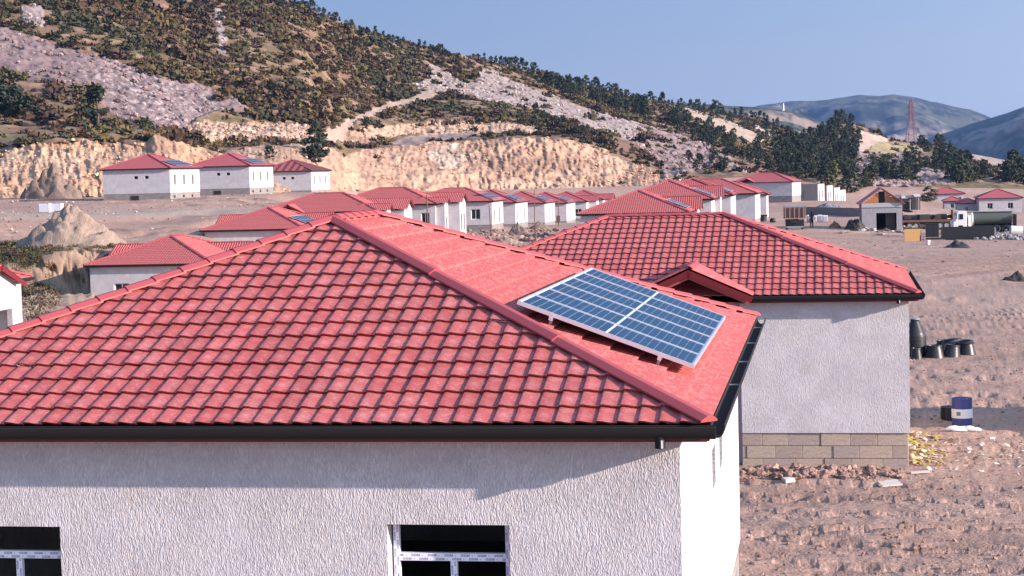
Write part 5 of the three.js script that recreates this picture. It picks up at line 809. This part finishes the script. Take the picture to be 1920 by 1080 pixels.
// clods, stones and litter on the soil
function scatter(name, label, cat, geo, mat, list) { const im = new THREE.InstancedMesh(geo, mat, list.length), mt = new THREE.Matrix4(), e = new THREE.Euler(), q = new THREE.Quaternion(), v = new THREE.Vector3(), s = new THREE.Vector3(), col = new THREE.Color(); list.forEach(([x, y, z, sx, sy, sz, c], i) => { im.setMatrixAt(i, mt.compose(v.set(x, y, z), q.setFromEuler(e.set(rr(-.5, .5), rr(0, 6.28), rr(-.5, .5))), s.set(sx, sy, sz))); im.setColorAt(i, col.setRGB(...c)); }); im.name = name; im.castShadow = im.receiveShadow = true; im.userData.kind = 'stuff'; tag(im, label, cat); scene.add(im); }
const clodGeo = (() => { const g = new THREE.IcosahedronGeometry(1, 1), p = g.attributes.position; for (let i = 0; i < p.count; i++) { const f = 1 + .35 * noise(p.getX(i) * 2.1 + 5, p.getY(i) * 2.1 + p.getZ(i) * 1.7); p.setXYZ(i, p.getX(i) * f, p.getY(i) * f, p.getZ(i) * f); } g.computeVertexNormals(); return g; })();
{
  seed(77); const L = []; const soil = () => { const k = rr(.6, 1.1); return [.34 * k, .215 * k, .17 * k]; };
  for (let i = 0; i < 4200; i++) { const z = -12 - 40 * Math.pow(rnd(), 1.5), x = rr(-.4, 6.5 + (-z - 12) * .12), dn = fbm(x * .35, z * .35, 3); if (rnd() > .45 + dn * 1.6) continue; const s = .01 + .034 * Math.pow(rnd(), 3); L.push([x, terrainY(x, z) + s * .2, z, s * 1.3, s * .8, s, soil()]); }
  for (let i = 0; i < 520; i++) { const x = rr(-.9, 2.5), z = -23.75 + rr(0, .85) + Math.pow(rnd(), 2) * .6, s = .02 + .10 * Math.pow(rnd(), 3.4) * (1.2 - Math.abs(x) * .2); L.push([x, terrainY(x, z) + s * .3, z, s * 1.2, s * .8, s, soil()]); }
  for (let i = 0; i < 700; i++) { const x = rr(4, 60), z = rr(-190, -60), s = .03 + .09 * Math.pow(rnd(), 4); L.push([x, terrainY(x, z) + s * .2, z, s * 1.3, s * .7, s, soil()]); }
  for (let i = 0; i < 1500; i++) { const p = at(rr(870, 1090), rr(405, 462), rr(100, 230)), s = .05 + .3 * Math.pow(rnd(), 3); L.push([p.x, terrainY(p.x, p.z) + s * .2, p.z, s * 1.3, s * .7, s, soil()]); }
  for (let i = 0; i < 1500; i++) { const p = at(rr(-20, 520), 380, rr(150, 245)), s = .03 + .13 * Math.pow(rnd(), 5); L.push([p.x, terrainY(p.x, p.z) + s * .2, p.z, s * 1.3, s * .7, s, rnd() < .1 ? [.6, .54, .48] : soil()]); }
  scatter('soil_clods', 'loose clods and stones scattered over the bare soil', 'clods', clodGeo, std({ roughness: 1 }), L);
  const Y = []; for (let i = 0; i < 230; i++) { const t = Math.pow(rnd(), .8), x = 2.86 + Math.pow(rnd(), 2.2) * .8, z = -24.2 - t * 4.6, s = rr(.02, .07), c = rnd() < .45 ? [.40, .30, .07] : rnd() < .6 ? [.62, .55, .4] : [.3, .24, .12]; Y.push([x, terrainY(x, z) + .02, z, s * 1.8, s * .25, s, c]); } for (let i = 0; i < 120; i++) { const x = rr(3, 5.4), z = rr(-28.5, -23.6), s = rr(.015, .05); Y.push([x, terrainY(x, z) + .015, z, s * 2, s * .3, s, rnd() < .6 ? [.66, .6, .52] : [.34, .27, .2]]); }
  scatter('building_litter', 'yellow and white scraps strewn along the far corner of the second house', 'litter', clodGeo, std({ roughness: .9 }), Y);
  const Rb = []; for (let i = 0; i < 700; i++) { const p = onYard(rr(1828, 1935), rr(448, 468)), s = rr(.06, .24), k = rr(.3, 1.05); Rb.push([p.x, terrainY(p.x, p.z) + s * .3, p.z, s * 1.3, s * .8, s, [.42 * k, .38 * k, .37 * k]]); } for (let i = 0; i < 260; i++) { const p = onYard(rr(1600, 1720), rr(428, 450)), s = rr(.05, .25), k = rr(.4, 1.1); Rb.push([p.x, terrainY(p.x, p.z) + s * .3, p.z, s * 2.2, s * .4, s, rnd() < .5 ? [.55 * k, .5 * k, .46 * k] : [.16 * k, .11 * k, .09 * k]]); }
  scatter('rubble', 'grey and white rubble strewn in front of the yard scrap', 'rubble', clodGeo, std({ roughness: .95 }), Rb);
}
{ // broken stone on the scree and fallen lumps below the cut banks
  seed(505); const L = []; let n = 0; while (L.length < 5200 && n++ < 40000) { const px = rr(-60, 1700), k = n % 3 ? 3 : n % 2 ? 0 : 2, r = ray(px, 300), th = Math.atan2(r.x, -r.z), a = onLine(k, th), b = onLine(k + 1, th), t = rnd(), rho = a[0] + (b[0] - a[0]) * t, [x, z] = polar(th, rho), y = baseY(th, rho), q = seen(x, y, z), zn = zoneAt(q[0], q[1]); if (!zn || !['scree', 'rock', 'cut', 'bench'].includes(zn.n)) continue; if (zn.n === 'cut' && rnd() > .35 || zn.n === 'scree' && rnd() > .6) continue; const s = .1 + (zn.n === 'cut' ? .25 : .55) * Math.pow(rnd(), 4.5), m = rr(.7, 1.5) * (rnd() < .2 ? 1.6 : 1); L.push([x, y + .25, z, s * 1.3, s * .8, s, zn.c.map(v => Math.min(.62, v * m))]); }
  scatter('hillside_stones', 'broken stones lying on the scree and cut slopes', 'stones', clodGeo, std({ roughness: 1 }), L);
}
function onYard(px, py) { const g = at(px, py, 100); const k = (C.y + 5.8) / (C.y - g.y); return { x: C.x + (g.x - C.x) * k, z: C.z + (g.z - C.z) * k }; }

scene.traverse(o => { if (o.isMesh) o.castShadow = o.receiveShadow = true; });
renderer.render(scene, camera);
